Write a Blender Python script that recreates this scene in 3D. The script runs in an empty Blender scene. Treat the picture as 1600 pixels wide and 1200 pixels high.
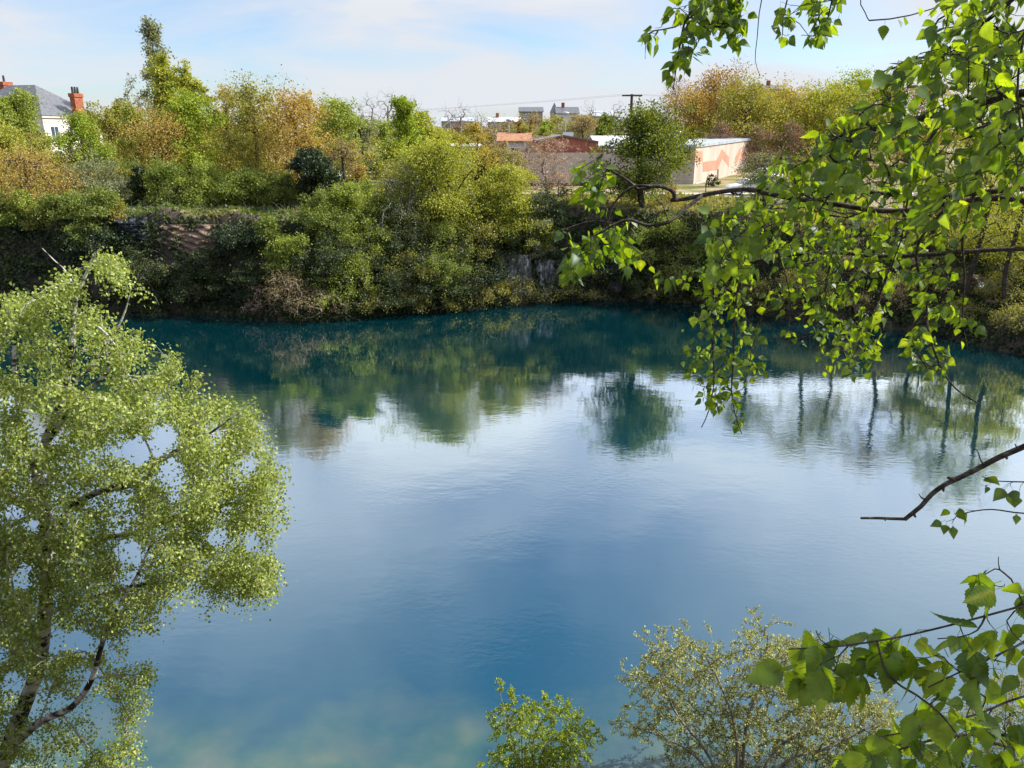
import bpy, bmesh, math
import numpy as np
R = math.radians
sc = bpy.context.scene
COL = sc.collection
# ------------------------------------------------------------------ camera model
H = 12.0; TH = R(18.2); CT, ST = math.cos(TH), math.sin(TH); FPX = 1200.0
def at(px, py, Y):
    u = (px-800)/FPX; v = (600-py)/FPX
    t = Y/(CT+v*ST)
    return np.array([u*t, Y, H+t*(v*CT-ST)])
def onz(px, py, z):
    u = (px-800)/FPX; v = (600-py)/FPX
    t = (z-H)/(v*CT-ST)
    return np.array([u*t, t*(CT+v*ST), z])
def ray(px, py):
    u = (px-800)/FPX; v = (600-py)/FPX
    return np.array([u, CT+v*ST, v*CT-ST])
cam = bpy.data.cameras.new('camera'); cam.lens = 27; cam.sensor_width = 36; cam.clip_start = .05; cam.clip_end = 5000
camo = bpy.data.objects.new('camera', cam); COL.objects.link(camo)
camo.location = (0, 0, H); camo.rotation_euler = (R(90)-TH, 0, 0)
sc.camera = camo

# ------------------------------------------------------------------ sky and sun
SUN_AZ, SUN_EL = 80, 42
w = bpy.data.worlds.new('World'); sc.world = w; w.use_nodes = True
nt = w.node_tree; nt.nodes.clear()
N = nt.nodes.new; L = nt.links.new
out = N('ShaderNodeOutputWorld'); bgs = N('ShaderNodeBackground'); bgc = N('ShaderNodeBackground'); mix = N('ShaderNodeMixShader')
sky = N('ShaderNodeTexSky'); sky.sky_type = 'NISHITA'; sky.sun_disc = False
sky.sun_elevation = R(SUN_EL); sky.sun_rotation = R(SUN_AZ); sky.air_density = 1.0; sky.dust_density = .7; sky.ozone_density = 2.0
tn_ = N('ShaderNodeMix'); tn_.data_type = 'RGBA'; tn_.blend_type = 'MULTIPLY'; tn_.inputs[0].default_value = 1; tn_.inputs[7].default_value = (.88, .97, 1.14, 1); tn_.clamp_result = False
L(sky.outputs[0], tn_.inputs[6]); L(tn_.outputs[2], bgs.inputs[0]); bgs.inputs[1].default_value = 0.085
bgc.inputs[0].default_value = (.90, .935, 1.0, 1); bgc.inputs[1].default_value = .44
tc = N('ShaderNodeTexCoord'); sep = N('ShaderNodeSeparateXYZ'); L(tc.outputs['Generated'], sep.inputs[0])
# cloud coordinates: project the direction on a flat layer
mz = N('ShaderNodeMath'); mz.operation = 'ADD'; L(sep.outputs[2], mz.inputs[0]); mz.inputs[1].default_value = .16
dvx = N('ShaderNodeMath'); dvx.operation = 'DIVIDE'; L(sep.outputs[0], dvx.inputs[0]); L(mz.outputs[0], dvx.inputs[1])
dvy = N('ShaderNodeMath'); dvy.operation = 'DIVIDE'; L(sep.outputs[1], dvy.inputs[0]); L(mz.outputs[0], dvy.inputs[1])
cx = N('ShaderNodeCombineXYZ'); L(dvx.outputs[0], cx.inputs[0]); L(dvy.outputs[0], cx.inputs[1]); cx.inputs[2].default_value = 3.3
noi = N('ShaderNodeTexNoise'); noi.inputs['Scale'].default_value = .95; noi.inputs['Detail'].default_value = 6; noi.inputs['Roughness'].default_value = .52
noi.inputs['Distortion'].default_value = .5
L(cx.outputs[0], noi.inputs['Vector'])
mr = N('ShaderNodeMapRange'); mr.inputs[1].default_value = .36; mr.inputs[2].default_value = .64; mr.inputs[3].default_value = -.42; mr.inputs[4].default_value = .72
L(noi.outputs['Fac'], mr.inputs[0])
cr_ = N('ShaderNodeValToRGB'); els = [(0, .88), (.04, .68), (.085, .50), (.14, .50), (.21, .85), (.34, .58), (.44, .22), (.54, .04), (.9, .0)]
while len(cr_.color_ramp.elements) < len(els): cr_.color_ramp.elements.new(.5)
for e_, (p_, v_) in zip(cr_.color_ramp.elements, els): e_.position = p_; e_.color = (v_, v_, v_, 1)
L(sep.outputs[2], cr_.inputs[0])
mx = N('ShaderNodeMath'); mx.operation = 'ADD'; mx.use_clamp = True; L(mr.outputs[0], mx.inputs[0]); L(cr_.outputs[0], mx.inputs[1])
# thin bright veil round the sun
dp_ = N('ShaderNodeVectorMath'); dp_.operation = 'DOT_PRODUCT'; L(tc.outputs['Generated'], dp_.inputs[0]); dp_.inputs[1].default_value = (math.sin(R(SUN_AZ))*math.cos(R(SUN_EL)), math.cos(R(SUN_AZ))*math.cos(R(SUN_EL)), math.sin(R(SUN_EL)))
vl = N('ShaderNodeMapRange'); vl.interpolation_type = 'SMOOTHSTEP'; vl.inputs[1].default_value = .42; vl.inputs[2].default_value = .88; vl.inputs[3].default_value = 0; vl.inputs[4].default_value = .75; L(dp_.outputs['Value'], vl.inputs[0])
mv = N('ShaderNodeMath'); mv.operation = 'ADD'; mv.use_clamp = True; L(mx.outputs[0], mv.inputs[0]); L(vl.outputs[0], mv.inputs[1]); mx = mv
cb_ = N('ShaderNodeMapRange'); cb_.interpolation_type = 'SMOOTHSTEP'; cb_.inputs[1].default_value = .13; cb_.inputs[2].default_value = .27; cb_.inputs[3].default_value = .455; cb_.inputs[4].default_value = .80; L(sep.outputs[2], cb_.inputs[0]); L(cb_.outputs[0], bgc.inputs[1])
L(mx.outputs[0], mix.inputs[0]); L(bgs.outputs[0], mix.inputs[1]); L(bgc.outputs[0], mix.inputs[2]); L(mix.outputs[0], out.inputs[0])
sl = bpy.data.lights.new('sun', 'SUN'); sl.energy = 4.8; sl.angle = R(.53); sl.color = (1, .95, .86)
so = bpy.data.objects.new('sun', sl); COL.objects.link(so)
so.rotation_euler = (R(90-SUN_EL), 0, R(180-SUN_AZ)); so.location = (60, 30, 80)
SUND = np.array([math.sin(R(SUN_AZ))*math.cos(R(SUN_EL)), math.cos(R(SUN_AZ))*math.cos(R(SUN_EL)), math.sin(R(SUN_EL))])
vs = sc.view_settings; vs.view_transform = 'Standard'; vs.look = 'None'; vs.exposure = 0.95; vs.gamma = 1.0; vs.use_curve_mapping = False
sc.cycles.max_bounces = 8; sc.cycles.transmission_bounces = 4; sc.cycles.diffuse_bounces = 3; sc.cycles.glossy_bounces = 3
sc.cycles.caustics_reflective = False; sc.cycles.caustics_refractive = False

# ------------------------------------------------------------------ materials
MATS = {}
def newmat(name):
    m = bpy.data.materials.new(name); m.use_nodes = True; m.node_tree.nodes.clear(); return m, m.node_tree
def c4(c): return (c[0], c[1], c[2], 1)
def leafmat(name, a, b, trans=.42, gloss=.022, rough=.6, tcol=(1.25, 1.15, .5)):
    m, t = newmat(name); n = t.nodes.new; l = t.links.new
    o = n('ShaderNodeOutputMaterial'); at_ = n('ShaderNodeAttribute'); at_.attribute_name = 'tint'
    mxc = n('ShaderNodeMix'); mxc.data_type = 'RGBA'; mxc.inputs[6].default_value = c4(a); mxc.inputs[7].default_value = c4(b)
    l(at_.outputs['Fac'], mxc.inputs[0])
    d = n('ShaderNodeBsdfDiffuse'); l(mxc.outputs[2], d.inputs[0])
    tm = n('ShaderNodeMix'); tm.data_type = 'RGBA'; tm.blend_type = 'MULTIPLY'; tm.inputs[0].default_value = 1; tm.inputs[7].default_value = c4(tcol); tm.clamp_result = False
    l(mxc.outputs[2], tm.inputs[6])
    tr = n('ShaderNodeBsdfTranslucent'); l(tm.outputs[2], tr.inputs[0])
    m1 = n('ShaderNodeMixShader'); m1.inputs[0].default_value = trans; l(d.outputs[0], m1.inputs[1]); l(tr.outputs[0], m1.inputs[2])
    g = n('ShaderNodeBsdfGlossy'); g.inputs['Roughness'].default_value = rough; g.inputs[0].default_value = (.9, .95, 1, 1)
    m2 = n('ShaderNodeMixShader'); m2.inputs[0].default_value = gloss; l(m1.outputs[0], m2.inputs[1]); l(g.outputs[0], m2.inputs[2])
    l(m2.outputs[0], o.inputs[0]); MATS[name] = m; return m
def addyellow(name, c, start=.9):
    t = MATS[name].node_tree; mx_ = [q for q in t.nodes if q.bl_idname == 'ShaderNodeMix' and q.blend_type == 'MIX'][0]; at_ = [q for q in t.nodes if q.bl_idname == 'ShaderNodeAttribute'][0]
    cr = t.nodes.new('ShaderNodeValToRGB'); cr.color_ramp.elements.new(.5); a, b = mx_.inputs[6].default_value[:], mx_.inputs[7].default_value[:]
    for e, (p_, q) in zip(cr.color_ramp.elements, ((0, a), (start, b), (1.0, c4(c)))): e.position = p_; e.color = q
    t.links.new(at_.outputs['Fac'], cr.inputs[0]); k = [l.to_socket for l in t.links if l.from_node == mx_]
    for q in k: t.links.new(cr.outputs[0], q)
def noisemat(name, cols, scale=3, rough=.9, detail=6, bump=.0, bscale=None, stretch=(1, 1, 1), lo=.35, hi=.65, spec=.2):
    """Principled surface, colours mixed by object-space noise; real bump."""
    m, t = newmat(name); n = t.nodes.new; l = t.links.new
    o = n('ShaderNodeOutputMaterial'); p = n('ShaderNodeBsdfPrincipled'); p.inputs['Roughness'].default_value = rough
    p.inputs['Specular IOR Level'].default_value = spec
    g = n('ShaderNodeNewGeometry'); mp = n('ShaderNodeMapping'); mp.inputs['Scale'].default_value = stretch
    l(g.outputs['Position'], mp.inputs[0])
    no = n('ShaderNodeTexNoise'); no.inputs['Scale'].default_value = scale; no.inputs['Detail'].default_value = detail
    l(mp.outputs[0], no.inputs['Vector'])
    cr = n('ShaderNodeValToRGB'); k = len(cols)
    while len(cr.color_ramp.elements) < k: cr.color_ramp.elements.new(.5)
    for i, c in enumerate(cols):
        e = cr.color_ramp.elements[i]; e.position = lo+(hi-lo)*i/max(1, k-1); e.color = c4(c)
    l(no.outputs['Fac'], cr.inputs[0]); l(cr.outputs[0], p.inputs['Base Color'])
    if bump:
        n2 = n('ShaderNodeTexNoise'); n2.inputs['Scale'].default_value = bscale or scale*4; n2.inputs['Detail'].default_value = 6
        l(mp.outputs[0], n2.inputs['Vector'])
        b = n('ShaderNodeBump'); b.inputs['Strength'].default_value = bump; b.inputs['Distance'].default_value = .05
        l(n2.outputs['Fac'], b.inputs['Height']); l(b.outputs[0], p.inputs['Normal'])
    l(p.outputs[0], o.inputs[0]); MATS[name] = m; return m

#          (dark tint, light tint)
leafmat('yellowgreen', (.20, .235, .022), (.46, .48, .075))
leafmat('limegreen', (.14, .22, .015), (.36, .44, .04))
leafmat('freshgreen', (.15, .21, .025), (.36, .42, .075))
leafmat('midgreen', (.09, .14, .02), (.26, .31, .06))
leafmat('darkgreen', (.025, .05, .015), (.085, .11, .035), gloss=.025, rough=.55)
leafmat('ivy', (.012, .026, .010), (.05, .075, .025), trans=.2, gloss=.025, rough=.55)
leafmat('orange', (.28, .19, .045), (.49, .36, .10))
leafmat('amber', (.24, .19, .025), (.46, .38, .07))
leafmat('rust', (.19, .115, .03), (.36, .235, .065))
leafmat('olive', (.17, .18, .03), (.38, .37, .08))
leafmat('greygreen', (.13, .15, .08), (.28, .31, .18))
leafmat('pinkbuds', (.30, .20, .155), (.52, .37, .29), trans=.3)
leafmat('tan', (.18, .14, .07), (.38, .31, .16))
leafmat('purplebrown', (.14, .085, .075), (.28, .18, .15))
leafmat('treedark', (.04, .075, .010), (.24, .28, .03))
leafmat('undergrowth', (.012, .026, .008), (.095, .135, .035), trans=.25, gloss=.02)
leafmat('drygrass', (.10, .16, .025), (.36, .31, .13))
leafmat('strands', (.09, .08, .055), (.30, .27, .19), trans=.1)
leafmat('farwood', (.10, .09, .065), (.20, .19, .13), trans=.2, gloss=.0)
leafmat('birchleaf', (.15, .22, .03), (.43, .50, .14), trans=.48, gloss=.025, rough=.55)
leafmat('birchnear', (.018, .056, .005), (.135, .215, .018), trans=.52, gloss=.03, rough=.5, tcol=(3.0, 2.5, .5))
addyellow('birchnear', (.34, .30, .05))
def specks(name):
    t = MATS[name].node_tree; n = t.nodes.new; l = t.links.new; g = n('ShaderNodeNewGeometry'); cr = [q for q in t.nodes if q.bl_idname == 'ShaderNodeValToRGB'][0]; tg = [k.to_socket for k in t.links if k.from_node == cr]
    a = n('ShaderNodeTexNoise'); a.inputs['Scale'].default_value = 45; a.inputs['Detail'].default_value = 4; l(g.outputs['Position'], a.inputs['Vector'])
    m1 = n('ShaderNodeMapRange'); m1.inputs[1].default_value = .3; m1.inputs[2].default_value = .7; m1.inputs[3].default_value = .62; m1.inputs[4].default_value = 1.35; l(a.outputs['Fac'], m1.inputs[0])
    h_ = n('ShaderNodeMix'); h_.data_type = 'RGBA'; h_.blend_type = 'MULTIPLY'; h_.inputs[0].default_value = 1; h_.clamp_result = False; l(cr.outputs[0], h_.inputs[6]); l(m1.outputs[0], h_.inputs[7])
    b = n('ShaderNodeTexNoise'); b.inputs['Scale'].default_value = 130; b.inputs['Detail'].default_value = 2; l(g.outputs['Position'], b.inputs['Vector'])
    m2 = n('ShaderNodeMapRange'); m2.inputs[1].default_value = .69; m2.inputs[2].default_value = .73; l(b.outputs['Fac'], m2.inputs[0])
    k_ = n('ShaderNodeMix'); k_.data_type = 'RGBA'; k_.inputs[7].default_value = (.14, .08, .025, 1); l(m2.outputs[0], k_.inputs[0]); l(h_.outputs[2], k_.inputs[6])
    for q in tg: l(k_.outputs[2], q)
specks('birchnear')
leafmat('willowbuds', (.18, .21, .055), (.46, .47, .17), trans=.3)
noisemat('bark_dark', [(.03, .025, .02), (.085, .07, .055)], 6, bump=.5)
noisemat('bark_grey', [(.10, .09, .075), (.24, .22, .19)], 6, bump=.4)
noisemat('bark_pink', [(.22, .16, .13), (.42, .33, .28)], 6)
noisemat('bark_twig', [(.12, .10, .09), (.30, .27, .24)], 8)
noisemat('bark_limb', [(.16, .15, .135), (.48, .455, .42)], 9)
noisemat('bark_near', [(.018, .014, .012), (.06, .048, .04), (.13, .12, .11)], 60, bump=.5, bscale=260, lo=.3, hi=.75)
noisemat('bark_birch', [(.02, .018, .016), (.05, .045, .04), (.36, .34, .31), (.55, .53, .49)], 5, bump=.3, stretch=(1, 1, 2.2), lo=.36, hi=.60)

# ------------------------------------------------------------------ mesh helpers
def tag(o, label=None, cat=None, group=None, kind=None):
    if label: o['label'] = label
    if cat: o['category'] = cat
    if group: o['group'] = group
    if kind: o['kind'] = kind
    return o
def root(name, loc, label, cat, group=None):
    o = bpy.data.objects.new(name, None); o.empty_display_size = .2; COL.objects.link(o); o.location = [float(x) for x in loc]
    return tag(o, label, cat, group)
def mesh_np(name, V, Q, mat, parent=None, tint=None, smooth=False):
    V = np.asarray(V, dtype=np.float32); Q = np.asarray(Q, dtype=np.int32)
    if parent is not None: V = V - np.array(parent['_o'], dtype=np.float32)
    me = bpy.data.meshes.new(name); nf, k = Q.shape
    me.vertices.add(len(V)); me.vertices.foreach_set('co', V.ravel())
    me.loops.add(nf*k); me.loops.foreach_set('vertex_index', Q.ravel())
    me.polygons.add(nf); me.polygons.foreach_set('loop_start', np.arange(nf, dtype=np.int32)*k)
    if smooth: me.polygons.foreach_set('use_smooth', np.ones(nf, dtype=bool))
    if tint is not None:
        a = me.attributes.new('tint', 'FLOAT', 'POINT'); a.data.foreach_set('value', np.asarray(tint, dtype=np.float32))
    me.update(calc_edges=True)
    me.materials.append(MATS[mat] if isinstance(mat, str) else mat)
    o = bpy.data.objects.new(name, me); COL.objects.link(o)
    if parent is not None: o.parent = parent['_e']
    return o
def P(e, loc): return {'_e': e, '_o': [float(x) for x in loc]}
def bmobj(name, bm, mat, parent=None, origin=None, smooth=False):
    """bm holds world coordinates (or local ones when origin is None)"""
    bmesh.ops.recalc_face_normals(bm, faces=bm.faces)
    me = bpy.data.meshes.new(name)
    if origin is not None: bmesh.ops.translate(bm, verts=bm.verts, vec=[-float(x) for x in origin])
    for f in bm.faces: f.smooth = smooth
    bm.to_mesh(me); bm.free()
    me.materials.append(MATS[mat] if isinstance(mat, str) else mat)
    o = bpy.data.objects.new(name, me); COL.objects.link(o)
    if parent is not None: o.parent = parent
    return o
def nrm(v): return v/np.maximum(np.linalg.norm(v, axis=-1, keepdims=True), 1e-9)
def tube(pts, rad, k):
    pts = np.asarray(pts, float); n = len(pts)
    t = np.gradient(pts, axis=0); t = nrm(t)
    m = nrm((pts[-1]-pts[0])[None])[0]
    ref = np.array([0., 0, 1]) if abs(m[2]) < .75 else np.array([1., .3, 0])
    a = nrm(np.cross(t, ref)); b = np.cross(t, a)
    th = np.arange(k)*2*math.pi/k
    ring = (a[:, None]*np.cos(th)[None, :, None]+b[:, None]*np.sin(th)[None, :, None])*np.asarray(rad)[:, None, None]+pts[:, None]
    i = np.arange(n-1)[:, None]*k; j = np.arange(k)[None]; j2 = (j+1) % k
    q = np.stack([i+j, i+j2, i+k+j2, i+k+j], -1).reshape(-1, 4)
    return ring.reshape(-1, 3), q
def tubes(chains, kmin=3):
    Vs, Qs, o = [], [], 0
    for p, r in chains:
        rm = r[0]
        k = 9 if rm > .06 else 7 if rm > .025 else 5 if rm > .010 else kmin
        v, q = tube(p, r, k); Vs.append(v); Qs.append(q+o); o += len(v)
    return np.concatenate(Vs), np.concatenate(Qs)
def bez(p0, c, p1, n):
    t = np.linspace(0, 1, n)[:, None]
    return (1-t)**2*p0+2*t*(1-t)*c+t*t*p1
def smoothline(pts, step):
    """Catmull-Rom through pts, resampled about every step"""
    p = np.asarray(pts, float); q = np.vstack([2*p[0]-p[1], p, 2*p[-1]-p[-2]]); o = [p[0]]
    for i in range(len(p)-1):
        n = max(2, int(np.linalg.norm(p[i+1]-p[i])/step)+1)
        a, b, c, d = q[i], q[i+1], q[i+2], q[i+3]
        for t in np.linspace(0, 1, n+1)[1:]:
            o.append(.5*((2*b)+(-a+c)*t+(2*a-5*b+4*c-d)*t*t+(-a+3*b-3*c+d)*t**3))
    return np.array(o)
def colonize(rng, init, tips, rt, pw=.5, lift=.1, pen=.6, jit=.08, step=.4, maxseg=6, taper=.35):
    """init: list of (points, r_start, r_end); tips joined one after another to the growing skeleton. Returns [(points, radii, is_twig)]"""
    ch = [dict(p=np.asarray(p, float), par=-1, j=0, kids=[], r=(a, b)) for p, a, b in init]
    cap = sum(len(c['p']) for c in ch)+len(tips)*maxseg+8
    PP = np.zeros((cap, 3)); DD = np.zeros((cap, 3)); CI = np.zeros(cap, int); JI = np.zeros(cap, int); M = 0
    def add(ci, pts, j0):
        nonlocal M
        d = nrm(np.gradient(pts, axis=0)); k = len(pts)-j0
        PP[M:M+k] = pts[j0:]; DD[M:M+k] = d[j0:]; CI[M:M+k] = ci; JI[M:M+k] = np.arange(j0, len(pts)); M += k
    for i, c in enumerate(ch): add(i, c['p'], 0 if len(c['p']) < 4 else max(0, int(len(c['p'])*.12)))
    if len(tips):
        d0 = np.sqrt(((tips[:, None]-PP[None, :M])**2).sum(-1)).min(1)
        for ti in np.argsort(d0):
            tip = tips[ti]; v = tip-PP[:M]; d = np.sqrt((v*v).sum(1))+1e-6
            cs = (v*DD[:M]).sum(1)/d
            i = int(np.argmin(d*(1+pen*(1-cs)))); p0 = PP[i]; ln = d[i]
            c = p0+.35*(tip-p0)+DD[i]*ln*.25+np.array([0, 0, lift*ln])+rng.normal(0, jit*ln, 3)
            n = int(np.clip(ln/step, 2, maxseg-1))+1
            pts = bez(p0, c, tip, n)
            ci = len(ch); ch.append(dict(p=pts, par=int(CI[i]), j=int(JI[i]), kids=[], r=None)); ch[CI[i]]['kids'].append((int(JI[i]), ci))
            add(ci, pts, 1)
    tot = [0]*len(ch); res = [None]*len(ch)
    for i in range(len(ch)-1, -1, -1):
        c = ch[i]; n = len(c['p']); cnt = np.ones(n)
        for j, k in c['kids']: cnt[:j+1] += tot[k]
        tot[i] = cnt[0]; r = rt*cnt**pw
        if c['r'] is not None:
            r = np.maximum(r, np.linspace(c['r'][0], c['r'][1], n)); r = np.minimum(r, c['r'][0]*1.0)
        else: r = r*np.linspace(1, 1-taper if tot[i] > 1.5 else .5, n)
        res[i] = (c['p'], r, c['r'] is None)
    return res
DIAM = (np.array([[0, 0, 0], [.38, .42, .06], [0, 1, 0], [-.38, .42, .06]], float), np.array([[0, 1, 2, 3]]))
def birch_template(teeth, fold, curl, ws=1.0):
    ys = np.linspace(0, 1, 19); yk = [0, .05, .14, .24, .33, .45, .6, .75, .86, .93, 1.0]; wk = [0, .18, .345, .41, .40, .34, .25, .155, .08, .04, 0]
    wd = np.interp(ys, yk, wk)*ws; wd = wd+np.where(np.arange(19) % 2 == 0, 1, -1)*teeth*wd*np.clip(wd*6, 0, 1); V = []
    for i, (y, h) in enumerate(zip(ys, wd)):
        z0 = -curl*y*y; b = .02 if i % 2 == 0 else 0
        V += [[-h, y+b+.05*h, z0+fold*h], [0, y, z0], [h, y+b+.05*h, z0+fold*h]]
    V += [[-.012, -.34, .10], [.012, -.34, .10], [.010, 0, 0], [-.010, 0, 0]]
    F = []
    for i in range(18):
        a = i*3; F += [[a, a+1, a+4, a+3], [a+1, a+2, a+5, a+4]]
    F.append([57, 58, 59, 60])
    return np.array(V, float), np.array(F)
def leaves_np(tpl, pos, axis, normal, size):
    T, F = tpl; axis = nrm(axis); x = nrm(np.cross(axis, normal)); z = np.cross(x, axis)
    V = pos[:, None]+size[:, None, None]*(x[:, None]*T[None, :, 0:1]+axis[:, None]*T[None, :, 1:2]+z[:, None]*T[None, :, 2:3])
    n, m = len(pos), len(T)
    Q = (F[None]+(np.arange(n)*m)[:, None, None]).reshape(-1, F.shape[1])
    return V.reshape(-1, 3), Q, m

# ------------------------------------------------------------------ the ground
shore_px = [(-300, 468), (-150, 478), (0, 486), (120, 490), (230, 491), (320, 489), (400, 496), (470, 502), (540, 499), (600, 491), (660, 487), (720, 485),
            (780, 477), (850, 472), (920, 469), (1000, 469), (1080, 474), (1160, 485), (1233, 499), (1320, 506), (1400, 515), (1470, 525), (1533, 540), (1600, 556), (1700, 590), (1790, 640)]
SH = [onz(a, b, 0)[:2] for a, b in shore_px]
SH += [np.array(p, float) for p in [(34, 20), (28, 13), (20, 11.6), (12, 11.4), (6, 11.3), (3, 11.1), (0, 11.0), (-3, 11.2), (-6, 11.0), (-10, 10.6), (-16, 10.4), (-26, 10.5), (-45, 14), (-60, 26), (-62, 42)]]
SH = np.array(SH)
def shore_sd(x, y):
    """signed distance to the shoreline, positive on land"""
    x = np.asarray(x, float); y = np.asarray(y, float); best = np.full(x.shape, 1e9); ins = np.zeros(x.shape, bool); n = len(SH)
    for i in range(n):
        a = SH[i]; b = SH[(i+1) % n]; e = b-a; l2 = e@e
        t = np.clip(((x-a[0])*e[0]+(y-a[1])*e[1])/l2, 0, 1)
        best = np.minimum(best, (x-a[0]-t*e[0])**2+(y-a[1]-t*e[1])**2)
        c = ((a[1] > y) != (b[1] > y)); xx = a[0]+(y-a[1])*(e[0])/(e[1] if e[1] else 1e-9)
        ins ^= c & (x < xx)
    return np.where(ins, -1, 1)*np.sqrt(best)
def ss(t): t = np.clip(t, 0, 1); return t*t*(3-2*t)
_r = np.random.default_rng(5); _K = _r.normal(0, 1, (26, 2)); _F = _r.uniform(.25, 2.2, 26); _PH = _r.uniform(0, 6.28, 26)
def bumpy(x, y):
    s = 0
    for k, f, p in zip(_K, _F, _PH): s = s+np.sin((x*k[0]+y*k[1])*f+p)/(.6+f)
    return s/4.5
def height(x, y):
    x = np.asarray(x, float); y = np.asarray(y, float); sd = shore_sd(x, y)
    wid = np.interp(x, [-60, -20, -13, -3, 3, 6, 14, 20, 30], [1.7, 1.8, 4.6, 6.0, 3.6, 2.0, 2.1, 5, 10])
    rough = bumpy(x, y)
    top = np.interp(x, [-60, 16, 26, 45], [6.5, 6.5, 5.6, 5.2])
    far = top*np.clip(sd/wid, 0, 1)**.8
    k = ss(sd/1.5)*(1-ss((sd-wid-.5)/3))
    far = far+rough*.36*k
    far = far+(6.5-top)*ss((sd-wid)/14)
    far = far+4.5*np.exp(-((x-52)/36)**2-((y-150)/34)**2)+9*ss((y-180)/500)+0*x
    near = 10.35*np.clip(sd/10.0, 0, 1)+rough*.25*ss(sd/1.0)*(1-ss((sd-8.5)/1.5))
    b = ss((y-14)/16)
    z = far*b+near*(1-b)
    return np.where(sd < 0, np.maximum(-4, sd*.9), z)
def h1(x, y): return float(height(np.array([x]), np.array([y]))[0])
def axis_(dense0, dense1, step, lo, hi, g=1.16):
    a = list(np.arange(dense0, dense1+.01, step)); s = step; v = dense1
    while v < hi: s *= g; v += s; a.append(v)
    s = step; v = dense0
    while v > lo: s *= g; v -= s; a.insert(0, v)
    return np.array(a)
gx = axis_(-48, 42, .5, -1800, 1800); gy = np.concatenate([axis_(-2, 16, .5, -120, 16)[:-1], np.arange(16, 38, 1.5), axis_(38, 68, .4, 38, 2800)])
GX, GY = np.meshgrid(gx, gy); GZ = height(GX, GY)
V = np.stack([GX, GY, GZ], -1).reshape(-1, 3); nx, ny = len(gx), len(gy)
i = np.arange(ny-1)[:, None]*nx; j = np.arange(nx-1)[None]
Q = np.stack([i+j, i+j+1, i+nx+j+1, i+nx+j], -1).reshape(-1, 4)
# ground material: soil and rock where steep, dry grass where flat
m, t = newmat('ground'); n = t.nodes.new; l = t.links.new
o = n('ShaderNodeOutputMaterial'); p = n('ShaderNodeBsdfPrincipled'); p.inputs['Roughness'].default_value = .95; p.inputs['Specular IOR Level'].default_value = .15
g = n('ShaderNodeNewGeometry'); sx = n('ShaderNodeSeparateXYZ'); l(g.outputs['True Normal'], sx.inputs[0])
def nz(scale, detail=6):
    q = n('ShaderNodeTexNoise'); q.inputs['Scale'].default_value = scale; q.inputs['Detail'].default_value = detail; l(g.outputs['Position'], q.inputs['Vector']); return q
def ramp(src, stops):
    q = n('ShaderNodeValToRGB')
    while len(q.color_ramp.elements) < len(stops): q.color_ramp.elements.new(.5)
    for e, (ps, c) in zip(q.color_ramp.elements, stops): e.position = ps; e.color = c4(c)
    l(src, q.inputs[0]); return q
rg = ramp(nz(.35, 8).outputs['Fac'], [(.33, (.085, .10, .028)), (.45, (.16, .155, .06)), (.56, (.26, .21, .12)), (.68, (.34, .26, .17))])
rs = ramp(nz(1.3, 8).outputs['Fac'], [(.3, (.02, .018, .016)), (.5, (.055, .045, .036)), (.7, (.11, .085, .065))])
mc = n('ShaderNodeMix'); mc.data_type = 'RGBA'; mrn = n('ShaderNodeMapRange'); mrn.inputs[1].default_value = .78; mrn.inputs[2].default_value = .95
l(sx.outputs[2], mrn.inputs[0]); l(mrn.outputs[0], mc.inputs[0]); l(rs.outputs[0], mc.inputs[6]); l(rg.outputs[0], mc.inputs[7]); l(mc.outputs[2], p.inputs['Base Color'])
b = n('ShaderNodeBump'); b.inputs['Strength'].default_value = .6; b.inputs['Distance'].default_value = .25; l(nz(2.5, 9).outputs['Fac'], b.inputs['Height']); l(b.outputs[0], p.inputs['Normal'])
l(p.outputs[0], o.inputs[0]); MATS['ground'] = m
tag(mesh_np('ground', V, Q, 'ground', smooth=True), kind='structure')
def hit(px, py):
    d = ray(px, py); t = np.arange(14, 140, .1); x = d[0]*t; y = d[1]*t; z = H+d[2]*t
    k = np.nonzero((z <= height(x, y)) & (y > 20))[0]
    if not len(k): return None
    return np.array([x[k[0]], y[k[0]], z[k[0]]])

# ------------------------------------------------------------------ the water
m, t = newmat('water'); n = t.nodes.new; l = t.links.new
o = n('ShaderNodeOutputMaterial'); g = n('ShaderNodeNewGeometry'); sx = n('ShaderNodeSeparateXYZ'); l(g.outputs['Position'], sx.inputs[0])
n1 = nz(.06, 3)
view_tone = n('ShaderNodeMapRange'); view_tone.inputs[1].default_value = 15; view_tone.inputs[2].default_value = 34; view_tone.interpolation_type = 'SMOOTHSTEP'
l(sx.outputs[1], view_tone.inputs[0])
body = ramp(view_tone.outputs[0], [(0, (.004, .047, .088)), (.45, (.001, .038, .080)), (1, (.0003, .034, .046))])  # view-angle brightness painted into the colour by distance, lighter near, darker far
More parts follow.
